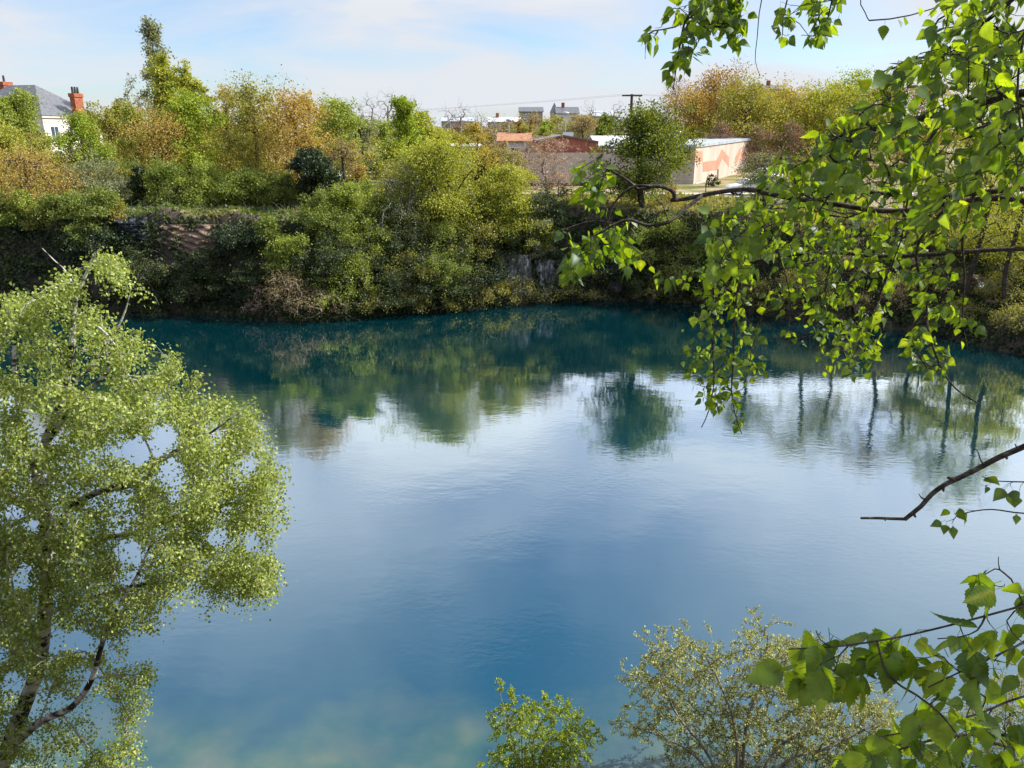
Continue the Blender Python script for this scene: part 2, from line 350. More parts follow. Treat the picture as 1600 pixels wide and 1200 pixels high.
# pale stony shallows along the near shore
sh1 = n('ShaderNodeMapRange'); sh1.inputs[1].default_value = 11.2; sh1.inputs[2].default_value = 15.0; sh1.inputs[3].default_value = 1; sh1.inputs[4].default_value = 0
n2 = nz(.45, 4); ad = n('ShaderNodeMath'); ad.operation = 'MULTIPLY_ADD'; l(n2.outputs['Fac'], ad.inputs[0]); ad.inputs[1].default_value = 5.5; l(sx.outputs[1], ad.inputs[2])
sb = n('ShaderNodeMath'); sb.operation = 'SUBTRACT'; l(ad.outputs[0], sb.inputs[0]); sb.inputs[1].default_value = 2.3; l(sb.outputs[0], sh1.inputs[0])
n3 = nz(.7, 4); bed = ramp(n3.outputs['Fac'], [(.3, (.015, .055, .07)), (.45, (.045, .10, .075)), (.6, (.10, .13, .08)), (.75, (.13, .15, .10))])
pwr = n('ShaderNodeMath'); pwr.operation = 'MULTIPLY'; pwr.inputs[1].default_value = .85; l(sh1.outputs[0], pwr.inputs[0])
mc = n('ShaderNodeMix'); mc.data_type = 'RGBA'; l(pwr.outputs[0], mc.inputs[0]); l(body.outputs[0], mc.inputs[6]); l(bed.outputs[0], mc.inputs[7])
# ripples
mp = n('ShaderNodeMapping'); mp.inputs['Scale'].default_value = (1, 1.9, 1); mp.inputs['Rotation'].default_value = (0, 0, .35); l(g.outputs['Position'], mp.inputs[0])
r1 = n('ShaderNodeTexNoise'); r1.inputs['Scale'].default_value = 3.2; r1.inputs['Detail'].default_value = 3; l(mp.outputs[0], r1.inputs['Vector'])
r2 = n('ShaderNodeTexNoise'); r2.inputs['Scale'].default_value = .45; r2.inputs['Detail'].default_value = 2; l(mp.outputs[0], r2.inputs['Vector'])
r3 = n('ShaderNodeTexNoise'); r3.inputs['Scale'].default_value = .11; r3.inputs['Detail'].default_value = 3; l(g.outputs['Position'], r3.inputs['Vector'])
str_ = n('ShaderNodeMapRange'); str_.inputs[1].default_value = .42; str_.inputs[2].default_value = .62; str_.inputs[3].default_value = .25; str_.inputs[4].default_value = 1.0; l(r3.outputs['Fac'], str_.inputs[0])
hm = n('ShaderNodeMath'); hm.operation = 'MULTIPLY'; l(r1.outputs['Fac'], hm.inputs[0]); l(str_.outputs[0], hm.inputs[1])
ha = n('ShaderNodeMath'); ha.operation = 'MULTIPLY_ADD'; l(r2.outputs['Fac'], ha.inputs[0]); ha.inputs[1].default_value = 1.6; l(hm.outputs[0], ha.inputs[2])
b = n('ShaderNodeBump'); b.inputs['Strength'].default_value = .35; b.inputs['Distance'].default_value = .012; l(ha.outputs[0], b.inputs['Height'])
lw = n('ShaderNodeLayerWeight'); lw.inputs[0].default_value = .5; l(b.outputs[0], lw.inputs['Normal'])
pw = n('ShaderNodeMath'); pw.operation = 'POWER'; l(lw.outputs['Facing'], pw.inputs[0]); pw.inputs[1].default_value = 3.35
fm = n('ShaderNodeMath'); fm.operation = 'MULTIPLY_ADD'; l(pw.outputs[0], fm.inputs[0]); fm.inputs[1].default_value = 2.35; fm.inputs[2].default_value = .02
fmin = n('ShaderNodeMath'); fmin.operation = 'MINIMUM'; l(fm.outputs[0], fmin.inputs[0]); fmin.inputs[1].default_value = .72
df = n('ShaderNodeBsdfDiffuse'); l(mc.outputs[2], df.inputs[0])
gl = n('ShaderNodeBsdfGlossy'); gl.inputs['Roughness'].default_value = .02; gl.inputs[0].default_value = (.90, .97, 1, 1); l(b.outputs[0], gl.inputs['Normal'])
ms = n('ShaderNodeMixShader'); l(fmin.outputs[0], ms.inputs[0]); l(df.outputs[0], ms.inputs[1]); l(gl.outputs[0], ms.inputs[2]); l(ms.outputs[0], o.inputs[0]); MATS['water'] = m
wv = np.array([[-75, 6, 0], [60, 6, 0], [60, 70, 0], [-75, 70, 0]], float)
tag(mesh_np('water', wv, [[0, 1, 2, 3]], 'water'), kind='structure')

# ------------------------------------------------------------------ vegetation generator
def crown_tips(rng, n, h, rad, cb, shape):
    D = nrm(rng.normal(0, 1, (9, 3))); out_ = []
    z = rng.uniform(0, 1, n); th = rng.uniform(0, 2*math.pi, n)
    if shape == 'round': pr = np.sin(math.pi*np.clip(z*.93+.07, 0, 1)**.85)**.65
    elif shape == 'cone': pr = np.clip(1.02-z, 0, 1)**.75*np.clip(z*6+.3, 0, 1)
    elif shape == 'column': pr = np.sin(math.pi*np.clip(z*.95+.05, 0, 1)**.6)**.5
    elif shape == 'dome': pr = np.sqrt(np.clip(1-z*z, 0, 1))
    elif shape == 'vase': pr = (.25+.75*z**.7)*np.clip((1.0-z)*3.2, 0, 1)**.5
    else: pr = np.sin(math.pi*z)
    d = np.stack([np.cos(th), np.sin(th), (z-.5)*1.2], -1); d = nrm(d)
    lump = .55+.62*np.max(np.clip(d@D.T, 0, 1)**6, axis=1)
    r = rad*pr*lump*rng.uniform(0, 1, n)**.42
    zz = h*(cb+(1-cb)*z)*(1-.12*(1-lump)*z)
    T = np.stack([r*np.cos(th), r*np.sin(th), zz], -1)
    k = max(7, n//9); C = T[rng.choice(n, min(k, n), replace=False)]; C[:, :2] *= rng.uniform(.95, 1.18, (len(C), 1)); C[:, 2] *= rng.uniform(.97, 1.05, len(C))
    m_ = rng.random(n) < (.72 if shape != 'column' else .3); a = rng.integers(0, len(C), n); cr = np.array([.19*rad, .19*rad, .15*rad*(.6 if shape == 'dome' else 1)])
    T[m_] = C[a[m_]]+rng.normal(0, 1, (int(m_.sum()), 3))*cr
    sp = rng.random(n) < (.05 if shape != 'column' else 0); T[sp, 2] *= rng.uniform(1.04, 1.13, int(sp.sum())); T[:, 2] = np.maximum(T[:, 2], .08*h if shape == 'dome' else .15*h)
    return T
SEED = [100]; LM = 3.0
def plant(name, label, cat, base, h, rad, shape='round', pal='midgreen', tips=140, leaves=3000, ls=.16, cb=.28, bark='bark_dark', stems=1,
          r0=None, rt=.012, group=None, lift=.12, spread=.085, droop=0., lean=(0, 0), sy=1.0, tips_xy=None, squash=1.0, seed=None):
    leaves = int(leaves*LM*(.75 if pal in ('orange', 'amber', 'tan', 'rust') else 1)); ls *= 1.0; rad *= 1.16; tips = int(tips*1.3); SEED[0] += 1; rng = np.random.default_rng(seed or SEED[0])
    base = np.asarray(base, float); T = crown_tips(rng, tips, h, rad, cb, shape); T[:, 1] *= sy
    T[:, :2] += np.outer(T[:, 2]/h, lean)
    r0 = r0 or h*.018
    init = []
    if stems == 1:
        n = 9; zt = np.linspace(-.25/h, .80 if shape != 'vase' else .42, n)*h; wk_ = .018 if shape != 'column' else .006
        wob = np.cumsum(rng.normal(0, wk_*h, (n, 2)), 0)*.6; wob -= wob[0]; wob[:2] *= .2
        tp = np.stack([wob[:, 0]+lean[0]*zt/h, wob[:, 1]+lean[1]*zt/h, zt], -1)
        init.append((tp, r0, r0*.22))
    else:
        for s in range(stems):
            a = s*2*math.pi/stems+rng.uniform(-.5, .5); q = rad*rng.uniform(.25, .6); hh = h*rng.uniform(.55, .85)
            p1 = np.array([math.cos(a)*q+lean[0]*.7, math.sin(a)*q*sy+lean[1]*.7, hh]); b0 = np.array([math.cos(a)*.06*rad, math.sin(a)*.06*rad, -.25])
            init.append((bez(b0, np.array([p1[0]*.3, p1[1]*.3, hh*.55])+rng.normal(0, .06*h, 3), p1, 7), r0*rng.uniform(.6, 1), r0*.2))
    res = colonize(rng, init, T, rt, lift=lift, step=max(.25, h*.07))
    e = root(name, base, label, cat, group); par = P(e, (0, 0, 0))
    v, q = tubes([(a, b) for a, b, c in res]); mesh_np('trunk', v, q, bark, par, smooth=True)
    if leaves:
        tw = [a for a, b, c in res if c]; k = max(1, leaves//max(1, len(tw)))
        A = np.array([a[-1] for a in tw]); B = np.array([a[len(a)//2] for a in tw])
        f = rng.uniform(-.15, 1.12, (len(tw), k, 1)); pos = (A[:, None]*f+B[:, None]*(1-f)).reshape(-1, 3)
        pos += rng.normal(0, 1, pos.shape)*spread*rad*np.array([1, 1, .8]); pos[:, 2] -= droop*np.abs(rng.normal(0, 1, len(pos)))
        pos[:, 2] = np.maximum(pos[:, 2], .03)
        tt = np.repeat(rng.uniform(.0, 1, len(tw)), k)*.5+rng.uniform(0, 1, len(pos))*.5
        ax = rng.normal(0, 1, pos.shape)+np.array([0, 0, .25 if droop == 0 else -.9]); nr = rng.normal(0, 1, pos.shape)+np.array([.25, .1, .7])
        sz = ls*rng.uniform(.55, 1.35, len(pos))
        v, q, mm_ = leaves_np(DIAM, pos, ax, nr, sz)
        mesh_np('crown' if stems == 1 else 'foliage', v, q, pal, par, tint=np.repeat(tt, mm_))
    return e
def tree(name, label, px, top, wpx, Y, **k):
    u = at(px, top+30, Y); gz = h1(u[0], Y); zt = at(px, top, Y)[2]
    rad = wpx*.5*at(801, top, Y)[0]*1.0-wpx*.5*at(800, top, Y)[0]
    cat = k.pop('cat', 'tree')
    return plant(name, label, cat, (u[0], Y, gz), zt-gz, rad, **k)
def bush(name, label, px, py, wpx, hpx, dy=0., **k):
    """a shrub rooted on the bank where the view ray through its base meets the ground"""
    b_ = hit(px, py); b_[1] += dy; b_[2] = h1(b_[0], b_[1])
    s = b_[1]/1170.
    k.setdefault('stems', 4); k.setdefault('shape', 'dome'); k.setdefault('cb', .06); k.setdefault('tips', 90); k.setdefault('ls', .15); k.setdefault('rt', .008); k.setdefault('r0', .04)
    cat = k.pop('cat', 'bush')
    return plant(name, label, cat, b_, hpx*s*1.02, wpx*.5*s, **k)
exec_trees = True
# -- trees and shrubs beyond the water, one by one
tree('poplar_tree', 'tall narrow grey-green poplar rising above all other treetops', 238, 42, 40, 120, shape='column', pal='greygreen', tips=200, leaves=3000, ls=.30, cb=.12, bark='bark_grey', lift=.3, spread=.16)
tree('bare_tree', 'pale thin twiggy tree against the poplar', 214, 120, 46, 100, pal='greygreen', tips=120, leaves=500, ls=.2, bark='bark_twig', rt=.016)
tree('maple_tree', 'tall yellow-green tree just below the poplar', 256, 96, 78, 84, pal='yellowgreen', tips=170, leaves=5200, ls=.22, cb=.2, shape='cone')
tree('maple_tree', 'yellow-green round-topped tree beside the tall one under the poplar', 296, 106, 66, 80, pal='yellowgreen', tips=150, leaves=4200, ls=.21, cb=.2)
tree('oak_tree', 'rust-budding open tree with dark forked limbs, above the green cliff-top shrubs', 240, 176, 150, 67, pal='orange', tips=170, leaves=3000, ls=.13, cb=.35, shape='vase', spread=.09)
tree('lime_tree', 'bright lime tree on a stout dark straight trunk', 292, 150, 105, 70, pal='limegreen', tips=180, leaves=5200, ls=.16, cb=.25, r0=.32)
tree('oak_tree', 'amber tree with grey twigs poking above its crown, left of the widest amber oak', 350, 138, 90, 72, pal='amber', tips=200, leaves=3400, ls=.14, cb=.3, spread=.1)
tree('oak_tree', 'olive-amber open oak with slender dark trunk at the cliff edge', 388, 134, 110, 64, pal='olive', tips=220, leaves=4200, ls=.14, cb=.25, spread=.1)
tree('oak_tree', 'widest amber-orange oak above the dark ivy thicket', 455, 150, 135, 62, pal='orange', tips=240, leaves=5200, ls=.14, cb=.25, spread=.1)
tree('oak_tree', 'upright amber oak whose crown meets the pale green trees', 478, 154, 60, 72, pal='amber', tips=140, leaves=3000, ls=.15, cb=.25)
tree('ash_tree', 'soft pale green tree behind the slim dark-trunked saplings', 532, 166, 90, 82, pal='freshgreen', tips=150, leaves=4500, ls=.18, cb=.2)
tree('ash_tree', 'small pale green tree standing between the saplings and the bright pointed tree', 565, 178, 60, 90, pal='greygreen', tips=120, leaves=2500, ls=.18, cb=.2)
tree('oak_sapling', 'slim sapling with straight dark trunk in front of the white car', 534, 212, 62, 63, pal='tan', tips=110, leaves=900, ls=.11, cb=.4, spread=.08)
tree('oak_sapling', 'slim forked sapling with thin orange leaves beside the white car', 556, 222, 50, 64, pal='orange', tips=90, leaves=900, ls=.11, cb=.4, shape='vase')
tree('maple_tree', 'brightest lime pointed tree behind the broad cliff-top bush', 632, 158, 78, 76, pal='limegreen', tips=170, leaves=5000, ls=.19, cb=.15, shape='cone')
tree('maple_tree', 'yellow-green rounded tree touching the brightest pointed tree', 662, 178, 66, 84, pal='yellowgreen', tips=130, leaves=3600, ls=.2, cb=.15)
for k_, (a, b_, c_, d_) in enumerate([(578, 150, 50, 125), (608, 143, 66, 120), (645, 152, 40, 130)]):
    tree('bare_tree', 'leafless grey tree on the skyline behind the brightest lime tree', a, b_, c_, d_, pal='tan', tips=300, leaves=0, bark='bark_twig', rt=.011, cb=.3, group='leafless trees on the skyline behind the lime tree')
for k_, (a, b_, c_, d_) in enumerate([(700, 170, 46, 130), (722, 166, 60, 135), (748, 174, 44, 140), (775, 178, 40, 150)]):
    tree('bare_tree', 'leafless grey tree on the skyline above the pollarded trunk', a, b_, c_, d_, tips=300, leaves=0, bark='bark_twig', rt=.012, cb=.3, group='leafless trees on the skyline above the pollard')
tree('field_maple', 'small golden tree above the pollarded trunk', 742, 200, 66, 82, pal='amber', tips=100, leaves=2600, ls=.15, cb=.3)
tree('fruit_tree', 'pinkish budding tree with upright twigs against the grey warehouse wall', 858, 212, 120, 66, pal='pinkbuds', tips=340, leaves=2200, ls=.09, cb=.2, bark='bark_pink', shape='vase', rt=.0085, r0=.12, spread=.03, lift=.0)
tree('fruit_tree', 'thin pink budding tree between the golden tree and the warehouse', 806, 236, 70, 68, pal='pinkbuds', tips=160, leaves=700, ls=.07, cb=.2, bark='bark_pink', shape='vase', rt=.006, r0=.08, spread=.03, lift=.0)
for a, b_, d_ in [(811, 184, 100), (830, 186, 100)]:
    tree('cypress_tree', 'slender orange leafless column beside the small orange-roofed house', a, b_, 15, d_, shape='column', pal='rust', tips=90, leaves=900, ls=.16, cb=.1, bark='bark_pink', lift=.5, group='slender orange columns')
tree('hawthorn_tree', 'small vivid green tree behind the red gable', 852, 190, 40, 125, pal='limegreen', tips=70, leaves=1800, ls=.26, cb=.15)
tree('field_maple', 'tan-orange feathery tree rising behind the red gable', 912, 178, 56, 112, pal='tan', tips=130, leaves=2400, ls=.2, cb=.15, spread=.12)
tree('holm_oak', 'rounded grey-green tree between the red gable and the utility pole', 948, 183, 46, 120, pal='midgreen', tips=100, leaves=3000, ls=.26, cb=.1)
tree('bare_tree', 'leafless tree just beside the utility pole', 965, 160, 60, 140, tips=280, leaves=0, bark='bark_twig', rt=.012, cb=.3)
tree('bare_tree', 'leafless tree between the far white house and the feathery tan tree', 925, 163, 44, 150, tips=280, leaves=0, bark='bark_twig', rt=.012, cb=.3)
tree('lime_tree', 'dense dark green tree standing alone on the cliff edge before the road', 1010, 178, 142, 59.6, pal='treedark', tips=360, leaves=8000, ls=.16, cb=.25, r0=.24, seed=917, spread=.075)
tree('plum_tree', 'purple-brown twiggy tree behind the solitary dark green tree', 1052, 128, 74, 122, pal='purplebrown', tips=200, leaves=1800, ls=.16, cb=.15, bark='bark_twig', rt=.02)
tree('oak_tree', 'tallest rust-brown oak on the rise behind the mural building', 1120, 114, 150, 122, pal='rust', tips=230, leaves=6500, ls=.25, cb=.12)
tree('oak_tree', 'rust oak with dark gaps at the edge of the rise, next to the purple tree', 1082, 142, 110, 116, pal='orange', tips=150, leaves=3800, ls=.23, cb=.12)
tree('oak_tree', 'olive-gold oak directly above the mural building roof', 1172, 136, 150, 112, pal='olive', tips=200, leaves=5800, ls=.24, cb=.1)
tree('oak_tree', 'golden-olive oak on the rise beside the one over the mural roof', 1228, 140, 140, 116, pal='amber', tips=190, leaves=5000, ls=.24, cb=.1)
tree('oak_tree', 'olive tree on the rise peeping between the hanging birch leaves', 1288, 140, 140, 112, pal='yellowgreen', tips=180, leaves=5000, ls=.24, cb=.1)
tree('maple_tree', 'fresh green treetop at the end of the rise beside the birch leaves', 1325, 126, 120, 118, pal='freshgreen', tips=160, leaves=4500, ls=.24, cb=.1)
tree('oak_tree', 'olive tree mostly hidden by the birch boughs', 1380, 128, 110, 108, pal='olive', tips=160, leaves=4000, ls=.24, cb=.1)
tree('oak_tree', 'orange-gold tree hidden behind the thick of the birch boughs', 1450, 132, 120, 100, pal='amber', tips=160, leaves=4000, ls=.24, cb=.1)
tree('oak_tree', 'yellow-green tree hidden behind the topmost birch boughs', 1550, 120, 140, 96, pal='yellowgreen', tips=160, leaves=4000, ls=.24, cb=.1)
for a, wp in [(1128, 60), (1185, 70), (1240, 60)]:
    tree('bramble_thicket', 'brown twiggy thicket at the foot of the rusty oaks', a, 196, wp, 106, pal='purplebrown', tips=150, leaves=1500, ls=.18, cb=.05, stems=5, shape='dome', cat='bush', bark='bark_twig', group='brown thickets under the rusty oaks')
for a, b_, wp, d_, pl in [(150, 176, 70, 105, 'olive'), (205, 182, 80, 104, 'freshgreen'), (330, 170, 100, 100, 'olive'), (385, 168, 90, 106, 'yellowgreen'), (430, 176, 90, 98, 'amber'), (505, 172, 90, 104, 'freshgreen'), (560, 196, 90, 100, 'olive'), (600, 188, 80, 108, 'freshgreen'), (655, 204, 90, 100, 'yellowgreen'), (700, 206, 80, 106, 'olive')]:
    tree('field_maple', 'spring tree in the deep row behind the cliff-top oaks', a, b_, wp, d_, pal=pl, tips=120, leaves=3000, ls=.24, cb=.04, group='trees in the deep row behind the oaks')
for a, b_, wp, d_, pl in [(700, 200, 60, 170, 'tan'), (735, 198, 60, 165, 'olive'), (770, 199, 70, 160, 'tan'), (800, 186, 50, 185, 'purplebrown'), (835, 180, 70, 185, 'tan'), (868, 184, 44, 190, 'olive'), (905, 182, 60, 190, 'tan'), (935, 184, 60, 185, 'olive'), (970, 190, 60, 170, 'tan'), (820, 198, 60, 130, 'olive'), (760, 206, 60, 120, 'tan'), (846, 186, 50, 150, 'tan'), (890, 192, 50, 140, 'olive'), (720, 198, 60, 140, 'purplebrown'), (792, 196, 50, 145, 'tan')]:
    tree('thorn_tree', 'dull brown-green scrub tree in the belt before the distant houses', a, b_, wp, d_, pal=pl, tips=110, leaves=1300, ls=.28, cb=.05, bark='bark_twig', rt=.02, group='scrub trees before the distant houses')
for a, b_, wp, d_, pl in [(160, 262, 90, 70, 'olive'), (210, 258, 90, 74, 'midgreen'), (300, 262, 100, 72, 'freshgreen'), (360, 256, 90, 74, 'midgreen'), (420, 258, 90, 72, 'olive'), (480, 262, 70, 72, 'freshgreen'), (610, 258, 70, 72, 'olive'), (700, 246, 90, 72, 'freshgreen'), (760, 262, 80, 70, 'yellowgreen'), (805, 236, 60, 78, 'olive'), (785, 224, 50, 84, 'tan'), (560, 272, 60, 66, 'freshgreen'), (505, 268, 50, 66, 'midgreen'), (110, 272, 90, 66, 'olive'), (60, 276, 100, 66, 'midgreen'), (5, 268, 100, 66, 'olive')]:
    tree('hazel_bush', 'leafy shrub filling the ground under the cliff-top trees', a, b_, wp, d_, pal=pl, tips=110, leaves=2600, ls=.14, stems=4, shape='dome', cb=.03, cat='bush', group='shrubs under the cliff-top trees')
for a, b_, wp, d_, pl in [(1100, 150, 110, 132, 'amber'), (1150, 146, 120, 132, 'orange'), (1205, 150, 120, 130, 'olive'), (1262, 150, 120, 128, 'amber'), (1330, 146, 120, 126, 'olive')]:
    tree('oak_tree', 'golden-brown oak in the dense back row on the rise', a, b_, wp, d_, pal=pl, tips=150, leaves=4200, ls=.26, cb=.02, group='oaks in the back row on the rise')
# left plateau
tree('willow_tree', 'drooping green birch in front of the slate-roofed house', 34, 138, 66, 88, pal='freshgreen', tips=170, leaves=5200, ls=.2, cb=.15, droop=.5, bark='bark_grey')
tree('willow_tree', 'green drooping tree at the picture edge beside the house chimney', 4, 150, 60, 86, pal='freshgreen', tips=130, leaves=3600, ls=.2, cb=.15, droop=.5, bark='bark_grey')
tree('willow_tree', 'bright light-green weeping tree before the white house wall', 124, 174, 78, 74, pal='limegreen', tips=190, leaves=5600, ls=.16, cb=.15, droop=.5, bark='bark_grey')
tree('willow_tree', 'low pale green tree between the orange oak and the house', 22, 194, 90, 74, pal='yellowgreen', tips=140, leaves=4200, ls=.17, cb=.15, droop=.4, bark='bark_grey')
tree('oak_tree', 'low spreading orange oak at the cliff edge below the house', 40, 240, 165, 57.5, pal='orange', tips=300, leaves=5200, ls=.11, cb=.25, r0=.16, spread=.09)
tree('ash_tree', 'olive-green tree filling the gap between house and poplar', 178, 166, 70, 90, pal='olive', tips=140, leaves=4000, ls=.2, cb=.1)
tree('ash_tree', 'small dark-topped tree on the skyline right of the brick chimney', 186, 155, 34, 115, pal='greygreen', tips=90, leaves=1600, ls=.26, cb=.15)
tree('ash_tree', 'green tree behind the rust-budding one', 208, 172, 64, 86, pal='freshgreen', tips=130, leaves=3600, ls=.2, cb=.1)
tree('hazel_bush', 'grey-green hazel below the bright weeping tree', 150, 246, 100, 62, pal='greygreen', tips=140, leaves=3200, ls=.13, cb=.05, stems=5, shape='dome', cat='bush')
CT_ = dict(stems=5, shape='dome', cb=.05, cat='bush')
tree('hazel_bush', 'dark green conifer-like shrub at the cliff top under the rust tree', 222, 264, 44, 61, pal='darkgreen', tips=100, leaves=3200, ls=.13, **CT_)
tree('hazel_bush', 'broad soft green shrub on the cliff top under the lime tree', 262, 262, 90, 60, pal='midgreen', tips=150, leaves=4600, ls=.13, **CT_)
tree('hazel_bush', 'grey-green bright-edged shrub on the cliff top below the dark trunk', 322, 258, 96, 60, pal='freshgreen', tips=150, leaves=4600, ls=.13, **CT_)
tree('hazel_bush', 'soft green shrub on the cliff top under the olive-amber oak', 392, 268, 90, 60, pal='midgreen', tips=150, leaves=4400, ls=.13, **CT_)
tree('hazel_bush', 'shaded green shrub on the cliff top under the widest oak', 440, 276, 80, 60, pal='midgreen', tips=130, leaves=3800, ls=.13, **CT_)
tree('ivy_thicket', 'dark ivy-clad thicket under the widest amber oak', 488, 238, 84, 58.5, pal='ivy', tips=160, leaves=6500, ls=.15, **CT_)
tree('hazel_bush', 'light green upright bush on the bank below the white car', 548, 288, 78, 55, pal='freshgreen', tips=150, leaves=4600, ls=.12, **CT_)
tree('elder_bush', 'broad domed yellow-green bush, biggest on the cliff edge', 690, 222, 190, 57, pal='yellowgreen', tips=330, leaves=11500, ls=.13, seed=77, sy=.75, **CT_)
tree('elder_bush', 'tangle of arching grey branches beside the biggest domed bush', 628, 252, 110, 55.5, pal='greygreen', tips=300, leaves=1500, ls=.10, bark='bark_grey', rt=.013, stems=7, shape='dome', cb=.05, cat='bush', seed=31)
tree('elder_bush', 'yellow-green bush beneath the pollarded trunk', 780, 262, 110, 58.5, pal='yellowgreen', tips=190, leaves=6000, ls=.13, **CT_)
bush('elder_bush', 'golden-green bush on the bank before the pinkish tree', 818, 392, 90, 64, pal='yellowgreen', tips=120, leaves=2600, ls=.11)
tree('hazel_bush', 'low grey-green bush at the bank top beneath the grey warehouse', 838, 300, 60, 57, pal='greygreen', tips=100, leaves=2600, ls=.11, **CT_)
tree('pollard_tree', 'dark pollarded trunk with stubby upright limbs in yellow foliage', 752, 226, 74, 60.5, pal='amber', tips=70, leaves=1300, ls=.11, cb=.45, r0=.42, shape='vase', rt=.03)
# right bank trees (thin tall trunks)
for k_, (a, b_, c_, d_, pl, lb) in enumerate([(1195, 236, 90, 56, 'greygreen', 'thin-trunked tree on the bank behind the hanging birch strand'), (1290, 232, 130, 53, 'olive', 'wide grey-olive tree on the bank behind the middle birch boughs'),
        (1345, 240, 90, 54, 'greygreen', 'slim pale tree on the bank behind the birch leaves'), (1420, 228, 120, 51, 'tan', 'tall thin-limbed tan tree on the bank behind the boughs'),
        (1475, 240, 90, 52, 'greygreen', 'thin grey tree on the bank beside the tan one'), (1545, 236, 120, 47, 'yellowgreen', 'dark-stemmed yellow-green tree above the brown bank'), (1610, 246, 130, 45, 'yellowgreen', 'yellow-green tree cut by the picture edge above the brown bank')]):
    tree('alder_tree', lb, a, b_, c_, d_, pal=pl, tips=190, leaves=2200, ls=.10, cb=.35, r0=.13, rt=.012, spread=.09, stems=1)
# shrubs on the banks
bush('gorse_bush', 'small bright yellow shrub on the cliff brow above the bluish rock', 180, 356, 60, 36, pal='amber', tips=60, leaves=700, ls=.10)
bush('hazel_bush', 'light green feathery bush midway up the shaded bank', 458, 440, 76, 66, pal='freshgreen', tips=110, leaves=3000, ls=.11)
bush('hazel_bush', 'mid-green bush on the slope under the light upright one', 520, 392, 100, 60, pal='midgreen', tips=120, leaves=3600, ls=.11)
bush('sallow_bush', 'tan-orange sprawling shrub dipping into the water', 452, 493, 92, 62, pal='tan', tips=190, leaves=1900, ls=.09, bark='bark_pink', rt=.011)
bush('sallow_bush', 'pinkish dry shrub at the water beside the tan one', 408, 492, 56, 42, pal='pinkbuds', tips=100, leaves=700, ls=.08, bark='bark_pink', rt=.011)
bush('sallow_bush', 'brown dry shrub at the water under the green bramble', 502, 496, 70, 40, pal='tan', tips=110, leaves=900, ls=.08, bark='bark_pink', rt=.011)
bush('elder_bush', 'rounded bright green bush below the solitary dark tree', 1032, 408, 96, 58, pal='midgreen', tips=140, leaves=4600, ls=.11)
bush('elder_bush', 'green bush on the bank beside the rounded one, under the long bare bough', 1120, 400, 90, 50, pal='midgreen', tips=110, leaves=3200, ls=.11)
bush('gorse_bush', 'dry orange tuft next to the solitary dark tree', 1045, 322, 44, 30, pal='amber', tips=60, leaves=900, ls=.08, cat='shrub')
bush('hazel_bush', 'tiny dark shrub at the foot of the mural wall', 1113, 291, 20, 15, pal='darkgreen', tips=30, leaves=400, ls=.12)
rf = np.random.default_rng(8)
for (a, b_) in [(165, 400), (215, 440), (300, 470), (340, 440), (380, 400), (395, 450), (555, 450), (590, 420), (620, 470), (640, 400), (665, 440), (700, 470), (715, 415), (745, 450), (760, 390), (890, 440), (930, 450), (960, 440), (1000, 460), (1090, 455), (1150, 450)]:
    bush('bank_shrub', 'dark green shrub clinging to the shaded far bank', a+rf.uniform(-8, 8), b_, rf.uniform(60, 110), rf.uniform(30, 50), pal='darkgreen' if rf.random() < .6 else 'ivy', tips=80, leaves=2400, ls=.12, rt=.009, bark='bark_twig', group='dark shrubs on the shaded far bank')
for (a, b_) in [(570, 486), (640, 484), (690, 482), (740, 480), (810, 472), (900, 466), (1010, 466), (1050, 468), (1100, 470), (1180, 484)]:
    bush('bank_bramble', 'arching pale bramble hanging just above the far waterline', a+rf.uniform(-8, 8), b_, rf.uniform(60, 90), rf.uniform(26, 44), pal='olive', tips=120, leaves=1000, ls=.09, rt=.011, bark='bark_twig', group='brambles along the far waterline')
for (a, b_) in [(1270, 470), (1330, 440), (1390, 480), (1440, 450), (1500, 500), (1560, 470), (1580, 520), (1340, 490), (1240, 460)]:
    bush('heath_shrub', 'brown dry shrub on the stony bank behind the birch strands', a, b_, rf.uniform(60, 100), rf.uniform(26, 44), pal='tan' if rf.random() < .5 else 'olive', tips=110, leaves=1000, ls=.09, rt=.010, bark='bark_twig', group='dry shrubs on the stony bank')
for (a, b_) in [(1520, 400), (1575, 410), (1600, 440), (1470, 390)]:
    bush('hazel_bush', 'yellow-green shrub on the bank below the dark-stemmed trees', a, b_, 110, 90, pal='yellowgreen', tips=120, leaves=3000, ls=.10, group='yellow-green shrubs on the bank')

def shoreY(px):
    Y = np.arange(38, 70, .1); x = np.array([at(px, 340, y_)[0] for y_ in Y]); k = np.nonzero(shore_sd(x, Y) > 0)[0]; return Y[k[0]], x[k[0]]
for px in list(range(-20, 180, 34))+[400, 480, 540, 575, 610, 645, 690, 730, 770]:
    y_, x_ = shoreY(px+rf.uniform(-8, 8)); wd_ = float(np.interp(x_, [-60, -20, -13, -3, 3], [1.7, 1.8, 4.6, 6.0, 3.6])); y_ += wd_*rf.uniform(.55, 1.0)
    pl = ['midgreen', 'freshgreen', 'olive', 'midgreen', 'greygreen'][rf.integers(0, 5)]
    plant('brow_shrub', 'leafy green shrub spilling over the brow of the far cliff', 'bush', (x_, y_, h1(x_, y_)), rf.uniform(1.2, 2.4), rf.uniform(1.1, 1.9), shape='dome', pal=pl, tips=90, leaves=2200, ls=.12, stems=4, cb=.03, rt=.008, r0=.03, group='shrubs on the brow of the far cliff', droop=.25)
